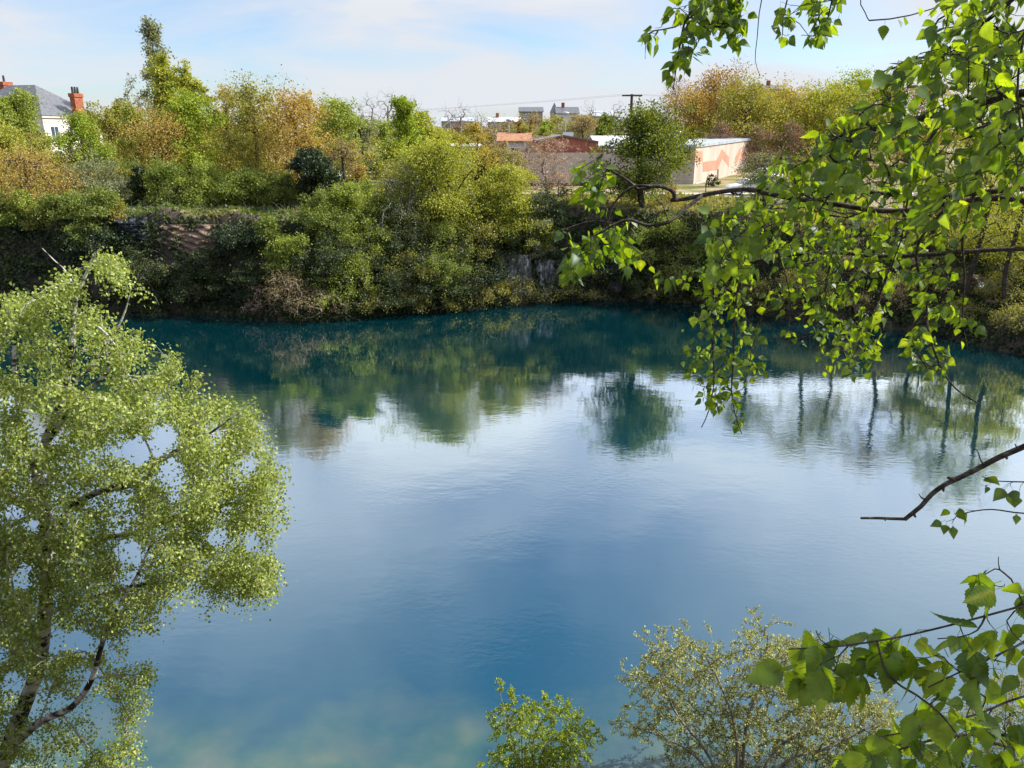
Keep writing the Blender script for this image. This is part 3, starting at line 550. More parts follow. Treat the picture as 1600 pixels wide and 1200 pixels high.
for (a, b_) in [(575, 400), (610, 440), (650, 380), (680, 410), (700, 445), (735, 400), (770, 430), (550, 470), (865, 360), (1075, 430), (985, 420), (1150, 410), (250, 470), (600, 370), (640, 455), (720, 360), (520, 430)]:
    bush('bank_bush', 'bushy green growth on the overgrown slope of the far bank', a, b_, rf.uniform(70, 110), rf.uniform(40, 62), pal=['midgreen', 'freshgreen', 'midgreen', 'olive', 'darkgreen'][rf.integers(0, 5)] if a > 530 else 'darkgreen', tips=100, leaves=2400, ls=.11, rt=.008, bark='bark_twig', group='green bushes on the far bank')
for px in range(170, 1260, 30):
    if 380 < px < 520 or 770 < px < 895: continue
    y_, x_ = shoreY(px+rf.uniform(-10, 10)); y_ += rf.uniform(.1, .5)
    plant('waterside_shrub', 'low dark tangled shrub touching the far waterline', 'bush', (x_, y_, max(0, h1(x_, y_))), rf.uniform(.6, 1.2), rf.uniform(.8, 1.3), shape='dome', pal=['ivy', 'darkgreen', 'olive', 'darkgreen', 'tan'][rf.integers(0, 5)], tips=60, leaves=1000, ls=.11, stems=4, cb=.03, rt=.008, r0=.025, bark='bark_twig', group='low shrubs along the far waterline')
# -- uncountable cover: undergrowth and dangling strands on the banks, grass on the plateau, the wood on the horizon
def scatter(n, x0, x1, s0, s1, rng, dens=True):
    X, Y_, Z_ = [], [], []; got = 0
    while got < n:
        x = rng.uniform(x0, x1, n*3); y = rng.uniform(36, 76, n*3); s = shore_sd(x, y)
        k = (s > s0) & (s < s1)
        if dens: k &= (bumpy(x*1.7+9, y*1.7)+rng.normal(0, .35, len(x))) > -.15
        X.append(x[k]); Y_.append(y[k]); got += int(k.sum())
    x = np.concatenate(X)[:n]; y = np.concatenate(Y_)[:n]
    return np.stack([x, y, height(x, y)], -1)
rng = np.random.default_rng(3)
pos = scatter(80000, -46, 36, -.12, 9, rng); pos = pos[(pos[:, 2] < 5.7) | (rng.random(len(pos)) < .05)]; pos[:, 1] -= np.abs(rng.normal(0, .22, len(pos))); pos[:, 2] += np.abs(rng.normal(0, .2, len(pos)))+.02
# creepers all over the steep faces, spread evenly over their height
n_ = 52000; xq = rng.uniform(-47, 16, n_); zq = rng.uniform(-.05, 6.4, n_); kq = (bumpy(xq*1.3+4, zq*2.1)+rng.normal(0, .3, n_)) > -.22; kq &= ~((xq > -22.5) & (xq < -18.2) & (zq > 2.2) & (zq < 5.6)); xq, zq = xq[kq], zq[kq]
yq = np.interp(xq, SH[:24, 0], SH[:24, 1])+np.interp(xq, [-60, -20, -13, -3, 3, 6, 14], [1.7, 1.8, 4.6, 6.0, 3.6, 2.0, 2.1])*np.clip(zq/6.5, 0, 1)**1.25-.12-np.abs(rng.normal(0, .16, len(xq)))
pos = np.concatenate([pos, np.stack([xq, yq, zq], -1)])
tt = np.clip(.35+.35*bumpy(pos[:, 0]*2.3, pos[:, 1]*2.3+pos[:, 2]*3)+rng.normal(0, .22, len(pos)), 0, 1)
v, q, k_ = leaves_np(DIAM, pos, rng.normal(0, 1, pos.shape)+[0, -.3, -.5], rng.normal(0, 1, pos.shape)+[.2, -.8, .6], rng.uniform(.10, .28, len(pos)))
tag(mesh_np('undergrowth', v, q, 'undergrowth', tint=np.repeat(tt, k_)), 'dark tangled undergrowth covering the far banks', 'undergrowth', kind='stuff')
pos = scatter(3200, -46, 38, .0, 6, rng); n_ = len(pos)
dirv = np.stack([rng.normal(0, .6, n_), -np.abs(rng.normal(.35, .25, n_)), rng.normal(-.1, .6, n_)], -1); ln = rng.uniform(.3, 1.3, n_)
Vs, Qs, o_ = [], [], 0
for i_ in range(n_):
    a = pos[i_]+[0, -.1, .1]; d = dirv[i_]*ln[i_]; c_ = bez(a, a+d*.6+[0, 0, .35*ln[i_]], a+d+[0, 0, -.3*ln[i_]], 5)
    c_[:, 2] = np.maximum(c_[:, 2], .02)
    v, q = tube(c_, np.linspace(.014, .005, 5), 3); Vs.append(v); Qs.append(q+o_); o_ += len(v)
tn = np.repeat(rng.uniform(0, 1, n_), 15)
tag(mesh_np('dead_undergrowth', np.concatenate(Vs), np.concatenate(Qs), 'strands', tint=tn), 'dry pale stems arching over the far bank', 'undergrowth', kind='stuff')
pos = scatter(60000, -46, 40, 1.0, 15, rng, dens=False)
pos = pos[pos[:, 2] > 5.2]
tt = np.clip(np.interp(pos[:, 0], [-20, -6, 6], [.05, .25, .5])+.4*bumpy(pos[:, 0]*.9, pos[:, 1]*.9)+rng.normal(0, .16, len(pos)), 0, 1)
v, q, k_ = leaves_np(DIAM, pos, rng.normal(0, .45, pos.shape)+[0, 0, 1], rng.normal(0, 1, pos.shape)+[0, -.6, .2], rng.uniform(.10, .30, len(pos))*np.where(rng.random(len(pos)) < .1, 1.7, 1))
tag(mesh_np('grass', v, q, 'drygrass', tint=np.repeat(tt, k_)), 'dry yellowing grass along the cliff top', 'grass', kind='stuff')
n_ = 30000; x = rng.uniform(-330, 330, n_); y = 225+rng.uniform(0, 90, n_)
cl = .55+.45*np.sin(x*.09+1.3*np.sin(x*.031))+.35*np.sin(x*.23+2)
pos = np.stack([x, y, height(x, y)+rng.uniform(0, 1, n_)**.7*np.clip(3.2+2.6*cl, 1.5, 8)], -1)
tt = np.clip(.5+.3*np.sin(x*.13+y*.2)+rng.normal(0, .2, n_), 0, 1)
v, q, k_ = leaves_np(DIAM, pos, rng.normal(0, 1, pos.shape)+[0, 0, .4], rng.normal(0, 1, pos.shape)+[0, 0, .4], rng.uniform(.5, 1.3, n_))
tag(mesh_np('distant_wood', v, q, 'farwood', tint=np.repeat(tt, k_)), 'grey-brown wood along the horizon', 'wood', kind='stuff')
# ------------------------------------------------------------------ buildings
noisemat('wall_dull', [(.22, .205, .19), (.30, .28, .26)], 1.2, bump=.1)
noisemat('wall_white', [(.50, .475, .44), (.60, .57, .53)], 1.2, bump=.1)
noisemat('wall_grey', [(.36, .31, .29), (.45, .39, .365)], .6, bump=.1, stretch=(1, 1, .3))
noisemat('wall_pink', [(.37, .29, .25), (.47, .37, .32), (.55, .44, .38)], .6, bump=.08, stretch=(1, 1, .25))
noisemat('paint_salmon', [(.42, .205, .145), (.48, .25, .18)], .8, bump=.08)
noisemat('wall_red', [(.27, .085, .065), (.36, .13, .10)], 1, bump=.2, stretch=(4, 4, .2))
noisemat('brick_red', [(.20, .06, .035), (.36, .13, .075)], 4, bump=.3)
noisemat('slate', [(.075, .08, .092), (.135, .14, .155)], 2.5, rough=.4, bump=.2, stretch=(1, 1, 3), spec=.5)
noisemat('roof_pale', [(.40, .42, .45), (.56, .58, .60)], .7, rough=.45, spec=.5)
noisemat('roof_tile', [(.26, .125, .07), (.38, .20, .12)], 2, bump=.3)
noisemat('zinc', [(.30, .34, .40), (.44, .48, .54)], 1.4, rough=.4, spec=.5)
noisemat('plinth', [(.42, .42, .38), (.52, .52, .47)], 1, bump=.1)
noisemat('frame_white', [(.7, .7, .68), (.78, .78, .76)], 3, rough=.5)
noisemat('metal_dark', [(.03, .03, .03), (.07, .065, .06)], 5, rough=.6)
noisemat('wood_pole', [(.05, .042, .035), (.10, .085, .07)], 4, bump=.3)
noisemat('road', [(.40, .37, .34), (.52, .48, .44)], .7, bump=.15)
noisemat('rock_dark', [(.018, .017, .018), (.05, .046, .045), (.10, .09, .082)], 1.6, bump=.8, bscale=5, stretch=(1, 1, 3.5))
noisemat('rock_blue', [(.010, .012, .018), (.025, .032, .05), (.06, .07, .095)], 2.6, rough=.6, bump=.8, bscale=5, stretch=(1, 1, 4))
noisemat('rock_brown', [(.06, .045, .032), (.15, .105, .075), (.24, .17, .125), (.30, .20, .14)], 1.6, bump=1, bscale=5, stretch=(1, 1, 3.5))
noisemat('rock_pale', [(.04, .04, .038), (.12, .12, .115), (.42, .43, .44)], 2.2, bump=.8, bscale=5, stretch=(2.2, 1, .6))
noisemat('car_paint', [(.72, .73, .74), (.76, .77, .78)], 1, rough=.3, spec=.6)
noisemat('rubber', [(.02, .02, .02), (.035, .035, .035)], 5)
noisemat('plate_yellow', [(.7, .5, .03), (.75, .55, .05)], 5)
noisemat('tarp_blue', [(.10, .14, .26), (.20, .27, .42)], 4, rough=.5)
m, t = newmat('window_glass'); o_ = t.nodes.new('ShaderNodeOutputMaterial'); p_ = t.nodes.new('ShaderNodeBsdfPrincipled')
p_.inputs['Base Color'].default_value = (.05, .07, .10, 1); p_.inputs['Roughness'].default_value = .06; p_.inputs['Specular IOR Level'].default_value = .9; t.links.new(p_.outputs[0], o_.inputs[0]); MATS['window_glass'] = m

def prism(bm, poly, z0, z1):
    lo = [bm.verts.new((p[0], p[1], z0 if np.isscalar(z0) else z0[i])) for i, p in enumerate(poly)]
    hi_ = [bm.verts.new((p[0], p[1], z1 if np.isscalar(z1) else z1[i])) for i, p in enumerate(poly)]
    n = len(poly); bm.faces.new(lo[::-1]); bm.faces.new(hi_)
    for i in range(n): bm.faces.new([lo[i], lo[(i+1) % n], hi_[(i+1) % n], hi_[i]])
def slab(bm, pts, off):
    """closed prism: polygon pts (3-D) extruded by vector off"""
    a = [bm.verts.new(tuple(p)) for p in pts]; b_ = [bm.verts.new(tuple(np.asarray(p)+off)) for p in pts]; n = len(pts)
    bm.faces.new(a[::-1]); bm.faces.new(b_)
    for i in range(n): bm.faces.new([a[i], a[(i+1) % n], b_[(i+1) % n], b_[i]])
def rect(c, dx, dy, w_, d_):
    c = np.asarray(c); dx = np.asarray(dx); dy = np.asarray(dy)
    return [c, c+dx*w_, c+dx*w_+dy*d_, c+dy*d_]
def v3(p2, z): return np.array([p2[0], p2[1], z])
def window(e, org, p2, dx, nrm_, z0, w_, h_, shutters=False):
    """frame proud of the wall, pane set in it, as part and sub-part; p2 is the lower corner on the wall"""
    dx = np.array([dx[0], dx[1], 0.]); nn = np.array([nrm_[0], nrm_[1], 0.]); b0 = v3(p2, z0); up = np.array([0, 0, 1.])
    bm = bmesh.new(); f = .09
    def bar(x0, x1, y0, y1, o0=-.02, o1=.05): slab(bm, [b0+dx*x0+up*y0+nn*o0, b0+dx*x1+up*y0+nn*o0, b0+dx*x1+up*y1+nn*o0, b0+dx*x0+up*y1+nn*o0], nn*(o1-o0))
    bar(0, f, 0, h_); bar(w_-f, w_, 0, h_); bar(f, w_-f, 0, f); bar(f, w_-f, h_-f, h_); bar(w_/2-.03, w_/2+.03, f, h_-f); bar(-.08, w_+.08, -.14, -.003, -.02, .12)
    wf = bmobj('window', bm, 'frame_white', e, org)
    bm = bmesh.new(); bar(f, w_-f, f, h_-f, -.02, .02); pn = bmobj('pane', bm, 'window_glass', wf); pn.data.transform(__import__('mathutils').Matrix.Translation([-float(x) for x in org]))
    return wf
# -- slate-roofed house
C0 = at(67, 190, 110); gz = h1(C0[0], 110); org = (C0[0], C0[1], gz)
dA = nrm(np.array([[.235, .972]]))[0]; dB = np.array([-dA[1], dA[0]]); nA = -dB*1.0; nB = -dA*1.0
ez = at(67, 181, 110)[2]; az = at(68, 133, 117)[2]; la, lb = 10.6, 15.
e = root('house', org, 'tall white house with slate hip roof and brick chimneys, half hidden by trees', 'house')
c2 = C0[:2]
bm = bmesh.new(); prism(bm, rect(c2, dA, dB, la, lb), gz-.5, ez-.25); bmobj('wall', bm, 'wall_white', e, org)
bm = bmesh.new(); prism(bm, rect(c2-dA*.2-dB*.2, dA, dB, la+.4, lb+.4), ez-.247, ez+.05); prism(bm, rect(c2-dA*.05-dB*.05, dA, dB, la+.1, lb+.1), ez-.75, ez-.60); bmobj('cornice', bm, 'wall_white', e, org)
bm = bmesh.new(); q4 = [bm.verts.new(tuple(v3(p, ez+.053))) for p in rect(c2-dA*.3-dB*.3, dA, dB, la+.6, lb+.6)]
r1_ = bm.verts.new(tuple(v3(c2+dA*la/2+dB*la*.5, az))); r2_ = bm.verts.new(tuple(v3(c2+dA*la/2+dB*(lb-la*.5), az)))
bm.faces.new(q4[::-1]); bm.faces.new([q4[0], q4[1], r1_]); bm.faces.new([q4[1], q4[2], r2_, r1_]); bm.faces.new([q4[2], q4[3], r2_]); bm.faces.new([q4[3], q4[0], r1_, r2_])
rf_ = bmobj('roof', bm, 'slate', e, org)
def chimney(c, zt, zb, w1, w2, pots):
    bm = bmesh.new(); d0 = rect(np.array(c)-dA*w1/2-dB*w2/2, dA, dB, w1, w2); prism(bm, d0, zb, zt-.5); prism(bm, rect(np.array(c)-dA*(w1/2+.1)-dB*(w2/2+.1), dA, dB, w1+.2, w2+.2), zt-.497, zt)
    ch = bmobj('chimney', bm, 'brick_red', rf_); ch.data.transform(__import__('mathutils').Matrix.Translation([-float(x) for x in org]))
    bm = bmesh.new()
    for k in range(pots):
        pc = np.array(c)+dA*((k+.5)/pots-.5)*w1*.95
        bmesh.ops.create_cone(bm, cap_ends=True, segments=10, radius1=.17, radius2=.13, depth=.85, matrix=__import__('mathutils').Matrix.Translation((pc[0]-org[0], pc[1]-org[1], zt+.44-org[2])))
    pt = bmobj('chimney_pot', bm, 'rock_dark', rf_)
cc = at(121, 165, 115.5); chimney(cc[:2], at(121, 146, 115.5)[2], ez-.5, 1.55, .8, 3)
cc = at(6, 125, 119); chimney(cc[:2], at(6, 128, 119)[2], az-2.0, 1.5, 1.0, 1)
for al in (1.0, 4.3, 7.6):
    for zz in (ez-3.4, ez-6.6): window(e, org, c2+dA*al, dA, -dB, zz, 1.5, 2.1)
for al in (1.6, 5.2, 8.8):
    for zz in (ez-3.4, ez-6.6): window(e, org, c2+dB*(al+1.4), -dB, -dA, zz, 1.4, 2.1)
# -- building with the salmon mural
A0 = at(1083.5, 286, 86); A1 = at(1166, 272, 106); gz = 6.5
a2, b2 = A0[:2], A1[:2]; dx = nrm((b2-a2)[None])[0]; nn = np.array([dx[1], -dx[0]]); ln_ = np.linalg.norm(b2-a2); bk = -nn
zt0, zt1 = at(1083.5, 230.5, 86)[2], at(1166, 219.5, 106)[2]
org = (a2[0], a2[1], gz); e = root('community_hall', org, 'flat-roofed pale pink building with salmon angular mural on its sunlit side', 'building')
dp = 6.0; fp = [a2, b2, b2+bk*dp, a2+bk*dp]
bm = bmesh.new(); prism(bm, fp, gz-.4, [zt0, zt1, zt1, zt0]); bmobj('wall', bm, 'wall_pink', e, org)
bm = bmesh.new(); f2 = [a2+nn*.12-dx*.12, b2+nn*.12+dx*.12, b2+bk*(dp+.12)+dx*.12, a2+bk*(dp+.12)-dx*.12]; prism(bm, f2, [zt0+.004, zt1+.004, zt1+.004, zt0+.004], [zt0+.30, zt1+.30, zt1+.30, zt0+.30]); cp = bmobj('roof', bm, 'zinc', e, org)
vc = b2*.42+a2*.58+bk*5.0; bm = bmesh.new(); prism(bm, rect(vc, dx, bk, 1.6, 1.6), zt1+.25, zt1+.6)
q_ = [bm.verts.new((p[0], p[1], zt1+.603)) for p in rect(vc, dx, bk, 1.6, 1.6)]; top_ = [bm.verts.new((p[0], p[1], zt1+1.25)) for p in rect(vc+dx*.45+bk*.45, dx, bk, .7, .7)]
bm.faces.new(q_[::-1]); bm.faces.new(top_)
for k in range(4): bm.faces.new([q_[k], q_[(k+1) % 4], top_[(k+1) % 4], top_[k]])
bmobj('roof_vent', bm, 'frame_white', e, org)
def onwall(cx_, cy_, off=.0):
    px, py = cx_/8+1040, cy_/8+200; d = ray(px, py); t_ = (a2@nn)/(d[:2]@nn) if abs(d[:2]@nn) > 1e-9 else 0
    return np.array([d[0]*t_, d[1]*t_, H+d[2]*t_])+np.array([nn[0], nn[1], 0])*off
def painted(name, shape, mat, off, parent):
    bm = bmesh.new(); slab(bm, [onwall(x_, y_, -.02) for x_, y_ in shape], np.array([nn[0], nn[1], 0])*(off+.02)); return bmobj(name, bm, mat, parent, org)
for shp in ([(374, 292), (463, 290), (463, 418), (374, 426)], [(463, 425), (640, 402), (640, 524), (463, 550)], [(643, 392), (702, 265), (711, 385), (643, 520)], [(706, 265), (792, 365), (792, 490), (715, 385)],
            [(866, 478), (866, 372), (938, 238), (938, 345)], [(942, 415), (942, 335), (1006, 250), (1006, 350)]):
    painted('mural', shp, 'paint_salmon', .012, e)
bm = bmesh.new(); slab(bm, [onwall(372, 690, .0), onwall(1010, 565, 0), onwall(1010, 720, 0), onwall(372, 700, 0)], np.array([nn[0], nn[1], 0])*.10); bmobj('plinth', bm, 'plinth', e, org)
bm = bmesh.new(); d_ = [onwall(708, 268, .06), onwall(735, 210, .06)]; v_, q_ = tube(np.array([onwall(645, 640, .08), onwall(648, 515, .08)]), [.05, .05], 6)
me_ = mesh_np('downpipe', v_, q_, 'metal_dark', P(e, org))
bm.free()
# front wing: grey wall facing the water with a salmon patch
wl = at(1030, 285, 86)[0]; bm = bmesh.new(); prism(bm, [(wl-6, 86.05), (a2[0]-.05, 86.05), (a2[0]-.05, 93), (wl-6, 93)], gz-.4, zt0-.25); bmobj('front_wall', bm, 'wall_grey', e, org)
s0 = at(1068, 237, 86); s1 = at(1083, 252, 86); bm = bmesh.new(); prism(bm, [(s0[0], 86.03), (s1[0]-.06, 86.03), (s1[0]-.06, 86.2), (s0[0], 86.2)], s1[2], s0[2]); bmobj('painted_patch', bm, 'paint_salmon', e, org)
# -- grey warehouse with a red gable
Yw = 84.; L0, L1 = at(822, 280, Yw)[0], at(962, 280, Yw)[0]; gz = 6.5; zt = at(880, 239, Yw)[2]; org = (L0, Yw, gz)
e = root('warehouse', org, 'long low grey warehouse wall with dark red gable above it', 'building')
bm = bmesh.new(); prism(bm, [(L0, Yw), (L1, Yw), (L1, Yw+.35), (L0, Yw+.35)], gz-.4, zt); bmobj('wall', bm, 'wall_grey', e, org)
bm = bmesh.new(); prism(bm, [(L0+.1, Yw-.05), (L1-.1, Yw-.05), (L1-.1, Yw), (L0+.1, Yw)], gz-.3, gz+.32); bmobj('base_strip', bm, 'metal_dark', e, org)
G = [at(836, 241, 85), at(935, 241, 85), at(935, 222.5, 85), at(880, 213, 85), at(838, 221.5, 85)]
bm = bmesh.new(); G2 = [g_.copy() for g_ in G]; G2[0][2] = G2[1][2] = gz; slab(bm, G2, np.array([0, 14., 0])); bmobj('gable', bm, 'wall_red', e, org)
bm = bmesh.new()
for a_, b_ in ((G[4], G[3]), (G[3], G[2])):
    n_ = np.array([0, 0, .14]); a3, b3 = a_+[0, -.3, .004], b_+[0, -.3, .004]; slab(bm, [a3, b3, b3+[0, 14.5, 0], a3+[0, 14.5, 0]], n_)
bmobj('roof', bm, 'slate', e, org)
bm = bmesh.new(); k_ = at(880, 212, 86.5); prism(bm, rect(k_[:2], (1, 0), (0, 1), 1.1, .8), k_[2]-.3, k_[2]+.35); bmobj('skylight', bm, 'frame_white', e, org)
vq, qq = tube(np.array([at(941, 241, Yw-.12), at(939, 245, Yw-.12), at(932, 248, Yw-.12)]), [.14, .14, .14], 7); mesh_np('exhaust_pipe', vq, qq, 'metal_dark', P(e, org))
# -- pale-roofed shed
p0 = at(936, 236, 92); p1_ = at(985, 236, 92); org = (p0[0], 92, 6.5); e = root('shed', org, 'low shed with pale shiny roof beside the red gable', 'shed')
zr0 = at(950, 229, 92)[2]; zr1 = at(950, 214, 99)[2]
bm = bmesh.new(); prism(bm, [(p0[0], 92), (p1_[0]+3, 92), (p1_[0]+3, 106), (p0[0], 106)], 6.2, zr0-.1); bmobj('wall', bm, 'wall_grey', e, org)
bm = bmesh.new(); slab(bm, [np.array([p0[0]-.4, 91.6, zr0-.09]), np.array([p1_[0]+3.4, 91.6, zr0-.09]), np.array([p1_[0]+3.4, 99, zr1]), np.array([p0[0]-.4, 99, zr1])], np.array([0, 0, .16]))
slab(bm, [np.array([p0[0]-.4, 106.4, zr0-.09]), np.array([p1_[0]+3.4, 106.4, zr0-.09]), np.array([p1_[0]+3.4, 99.003, zr1]), np.array([p0[0]-.4, 99.003, zr1])], np.array([0, 0, .16])); bmobj('roof', bm, 'roof_pale', e, org)
# -- small houses
def gabled(name, label, px0, px1, ytop, yeave, Y, wall, roofm, depth=8., wins=0, ridge_x=True, cat='house', chim=False, group=None):
    x0, x1 = at(px0, yeave, Y)[0], at(px1, yeave, Y)[0]; ze = at(px0, yeave, Y)[2]; xm = (x0+x1)/2; g_ = h1(xm, Y); zr = at(px0, ytop, Y+(depth/2 if ridge_x else 0))[2]
    org = (xm, Y, g_); e = root(name, org, label, cat, group)
    bm = bmesh.new()
    if ridge_x: prism(bm, [(x0, Y), (x1, Y), (x1, Y+depth), (x0, Y+depth)], g_-1, ze)
    else: slab(bm, [np.array([x0, Y, g_-1]), np.array([x1, Y, g_-1]), np.array([x1, Y, ze]), np.array([xm, Y, zr-.05]), np.array([x0, Y, ze])], np.array([0, depth, 0]))
    bmobj('wall', bm, wall, e, org)
    bm = bmesh.new(); q = .3
    if ridge_x:
        slab(bm, [np.array([x0-q, Y-q, ze]), np.array([x1+q, Y-q, ze]), np.array([x1+q, Y+depth/2, zr]), np.array([x0-q, Y+depth/2, zr])], np.array([0, 0, .15]))
        slab(bm, [np.array([x1+q, Y+depth+q, ze]), np.array([x0-q, Y+depth+q, ze]), np.array([x0-q, Y+depth/2+.003, zr]), np.array([x1+q, Y+depth/2+.003, zr])], np.array([0, 0, .15]))
    else:
        slab(bm, [np.array([x0-q, Y-q, ze-.1]), np.array([xm, Y-q, zr]), np.array([xm, Y+depth+q, zr]), np.array([x0-q, Y+depth+q, ze-.1])], np.array([0, 0, .15]))
        slab(bm, [np.array([xm+.003, Y-q, zr]), np.array([x1+q, Y-q, ze-.1]), np.array([x1+q, Y+depth+q, ze-.1]), np.array([xm+.003, Y+depth+q, zr])], np.array([0, 0, .15]))
    rr = bmobj('roof', bm, roofm, e, org)
    if chim:
        bm = bmesh.new(); xc = x0+(x1-x0)*.25; prism(bm, rect((xc-org[0], depth/2-.4), (1, 0), (0, 1), .8, .8), zr-.6-g_, zr+1.2-g_); bmobj('chimney', bm, 'brick_red', rr)
    for k in range(wins):
        wx = x0+(x1-x0)*(k+.5)/wins-.5; window(e, org, np.array([wx, Y]), (1, 0), (0, -1), ze-1.9, 1.0, 1.3)
    return e
gabled('small_house', 'small house with orange tiled roof and one window, beside the red gable', 780, 828, 209, 222, 96, 'wall_white', 'roof_tile', wins=3)
gabled('white_house', 'distant white-walled house with dark roof above the red gable', 870, 904, 168, 178, 210, 'wall_white', 'slate', wins=2, chim=True)
gabled('distant_house', 'distant brown block with a flat dark roofline above the orange-roofed house', 812, 848, 168, 175, 240, 'wall_dull', 'slate', wins=2)
gabled('distant_house', 'distant house with long pale grey roof near the leafless skyline trees', 762, 812, 184, 191, 215, 'wall_dull', 'roof_pale', wins=3, chim=True)
gabled('distant_house', 'distant pair of low grey roofs just beside the utility pole', 926, 960, 174, 182, 220, 'wall_dull', 'zinc', wins=2)
gabled('distant_house', 'distant grey-roofed house behind the leafless trees over the golden tree', 690, 740, 184, 190, 235, 'wall_dull', 'zinc', wins=3)
gabled('distant_house', 'low pale building glimpsed behind the golden tree', 706, 745, 226, 230, 92, 'wall_white', 'roof_pale', depth=5)
gabled('distant_house', 'tiny roof peeping over the oaks on the rise', 1196, 1232, 134, 140, 200, 'wall_dull', 'slate', chim=True)
# distant church
Yc = 330.; cx_ = at(866, 170, Yc); g_ = h1(cx_[0], Yc); org = (cx_[0], Yc, g_); e = root('church', org, 'tiny distant church spire on the skyline', 'church')
bm = bmesh.new(); zb = at(866, 176, Yc)[2]; prism(bm, rect((cx_[0]-1.6, Yc-1.6), (1, 0), (0, 1), 3.2, 3.2), g_-1, zb); bmobj('tower', bm, 'wall_grey', e, org)
bm = bmesh.new(); b4 = [bm.verts.new((p[0], p[1], zb+.003)) for p in rect((cx_[0]-1.8, Yc-1.8), (1, 0), (0, 1), 3.6, 3.6)]; tp = bm.verts.new((cx_[0], Yc, at(866, 160, Yc)[2])); bm.faces.new(b4[::-1])
for k in range(4): bm.faces.new([b4[k], b4[(k+1) % 4], tp])
bmobj('spire', bm, 'slate', e, org)
bm = bmesh.new(); prism(bm, rect((cx_[0]+1.7, Yc-3), (1, 0), (0, 1), 14, 7), g_-1, zb-1); bmobj('nave', bm, 'wall_grey', e, org)
# -- utility pole with wires
Yp = 130.; b_ = at(985, 200, Yp); zt = at(985, 147, Yp)[2]; g_ = h1(b_[0], Yp); org = (b_[0], Yp, g_); e = root('utility_pole', org, 'dark wooden utility pole with cross-arm standing above the solitary tree', 'utility pole')
v, q = tube(np.array([[b_[0], Yp, g_-.5], [b_[0], Yp, (g_+zt)/2], [b_[0], Yp, zt]]), [.30, .26, .22], 8); mesh_np('pole', v, q, 'wood_pole', P(e, org), smooth=True)
bm = bmesh.new(); prism(bm, rect((b_[0]-1.6, Yp-.42), (1, 0), (0, 1), 3.2, .16), zt-.35, zt-.12); ca = bmobj('cross_arm', bm, 'wood_pole', e, org)
for k, s_ in enumerate((-1.45, 1.45, .2)):
    for k2, fx in enumerate(((70, 150, 8), (-60, 230, 7))):
        a_ = np.array([b_[0]+s_, Yp-.34, zt-.02]); z_ = np.array([fx[0]+s_, fx[1], zt+fx[2]-8]); c_ = (a_+z_)/2-[0, 0, 1.2]; v, q = tube(bez(a_, c_, z_, 16), np.full(16, .008), 3); mesh_np('wire', v, q, 'metal_dark', P(e, org))
def lamp(label, px, ytop, Y, group=None):
    b_ = at(px, ytop, Y); g_ = h1(b_[0], Y); org = (b_[0], Y, g_); e = root('street_lamp', org, label, 'street lamp', group)
    v, q = tube(np.array([[b_[0], Y, g_-.3], [b_[0], Y, b_[2]-.3]]), [.10, .07], 7); mesh_np('pole', v, q, 'zinc', P(e, org))
    bm = bmesh.new(); bmesh.ops.create_uvsphere(bm, u_segments=10, v_segments=6, radius=.42, matrix=__import__('mathutils').Matrix.Diagonal((1.2, .8, .5, 1))); bmesh.ops.translate(bm, verts=bm.verts, vec=(0, 0, b_[2]-g_-.15)); bmobj('lamp_head', bm, 'zinc', e)
lamp('slender lamp post on the skyline beside the purple-brown tree', 1021, 157, 140)
lamp('thin grey lamp post above the red gable', 884, 175, 118)
lamp('thin grey lamp post in front of the grey skyline houses', 795, 186, 120)
# -- road, fence, cars
nr = 60; xs_ = np.linspace(-30, 60, nr); yc = 72.0+.02*np.maximum(0, xs_-25)**1.5
v = np.concatenate([np.stack([xs_, yc-1.9, height(xs_, yc-1.9)+.03], -1), np.stack([xs_, yc+1.9, height(xs_, yc+1.9)+.03], -1)]); q = [[i, i+1, nr+i+1, nr+i] for i in range(nr-1)]
tag(mesh_np('road', v, q, 'road'), kind='structure')
Yf = 66.5; org = (at(700, 300, Yf)[0], Yf, 6.5); e = root('wire_fence', org, 'thin wire fence on slim posts along the road verge', 'fence'); x0, x1 = org[0], at(1290, 300, Yf)[0]
for x_ in np.arange(x0, x1, 3.1):
    z_ = h1(x_, Yf); v, q = tube(np.array([[x_, Yf, z_-.3], [x_, Yf, z_+1.65]]), [.045, .04], 5); mesh_np('post', v, q, 'metal_dark', P(e, org))
for zz in (.5, 1.05, 1.55):
    v, q = tube(np.stack([np.linspace(x0, x1, 20), np.full(20, Yf-.05), height(np.linspace(x0, x1, 20), np.full(20, Yf))+zz], -1), np.full(20, .009), 3); mesh_np('wire', v, q, 'metal_dark', P(e, org))
from mathutils import Matrix
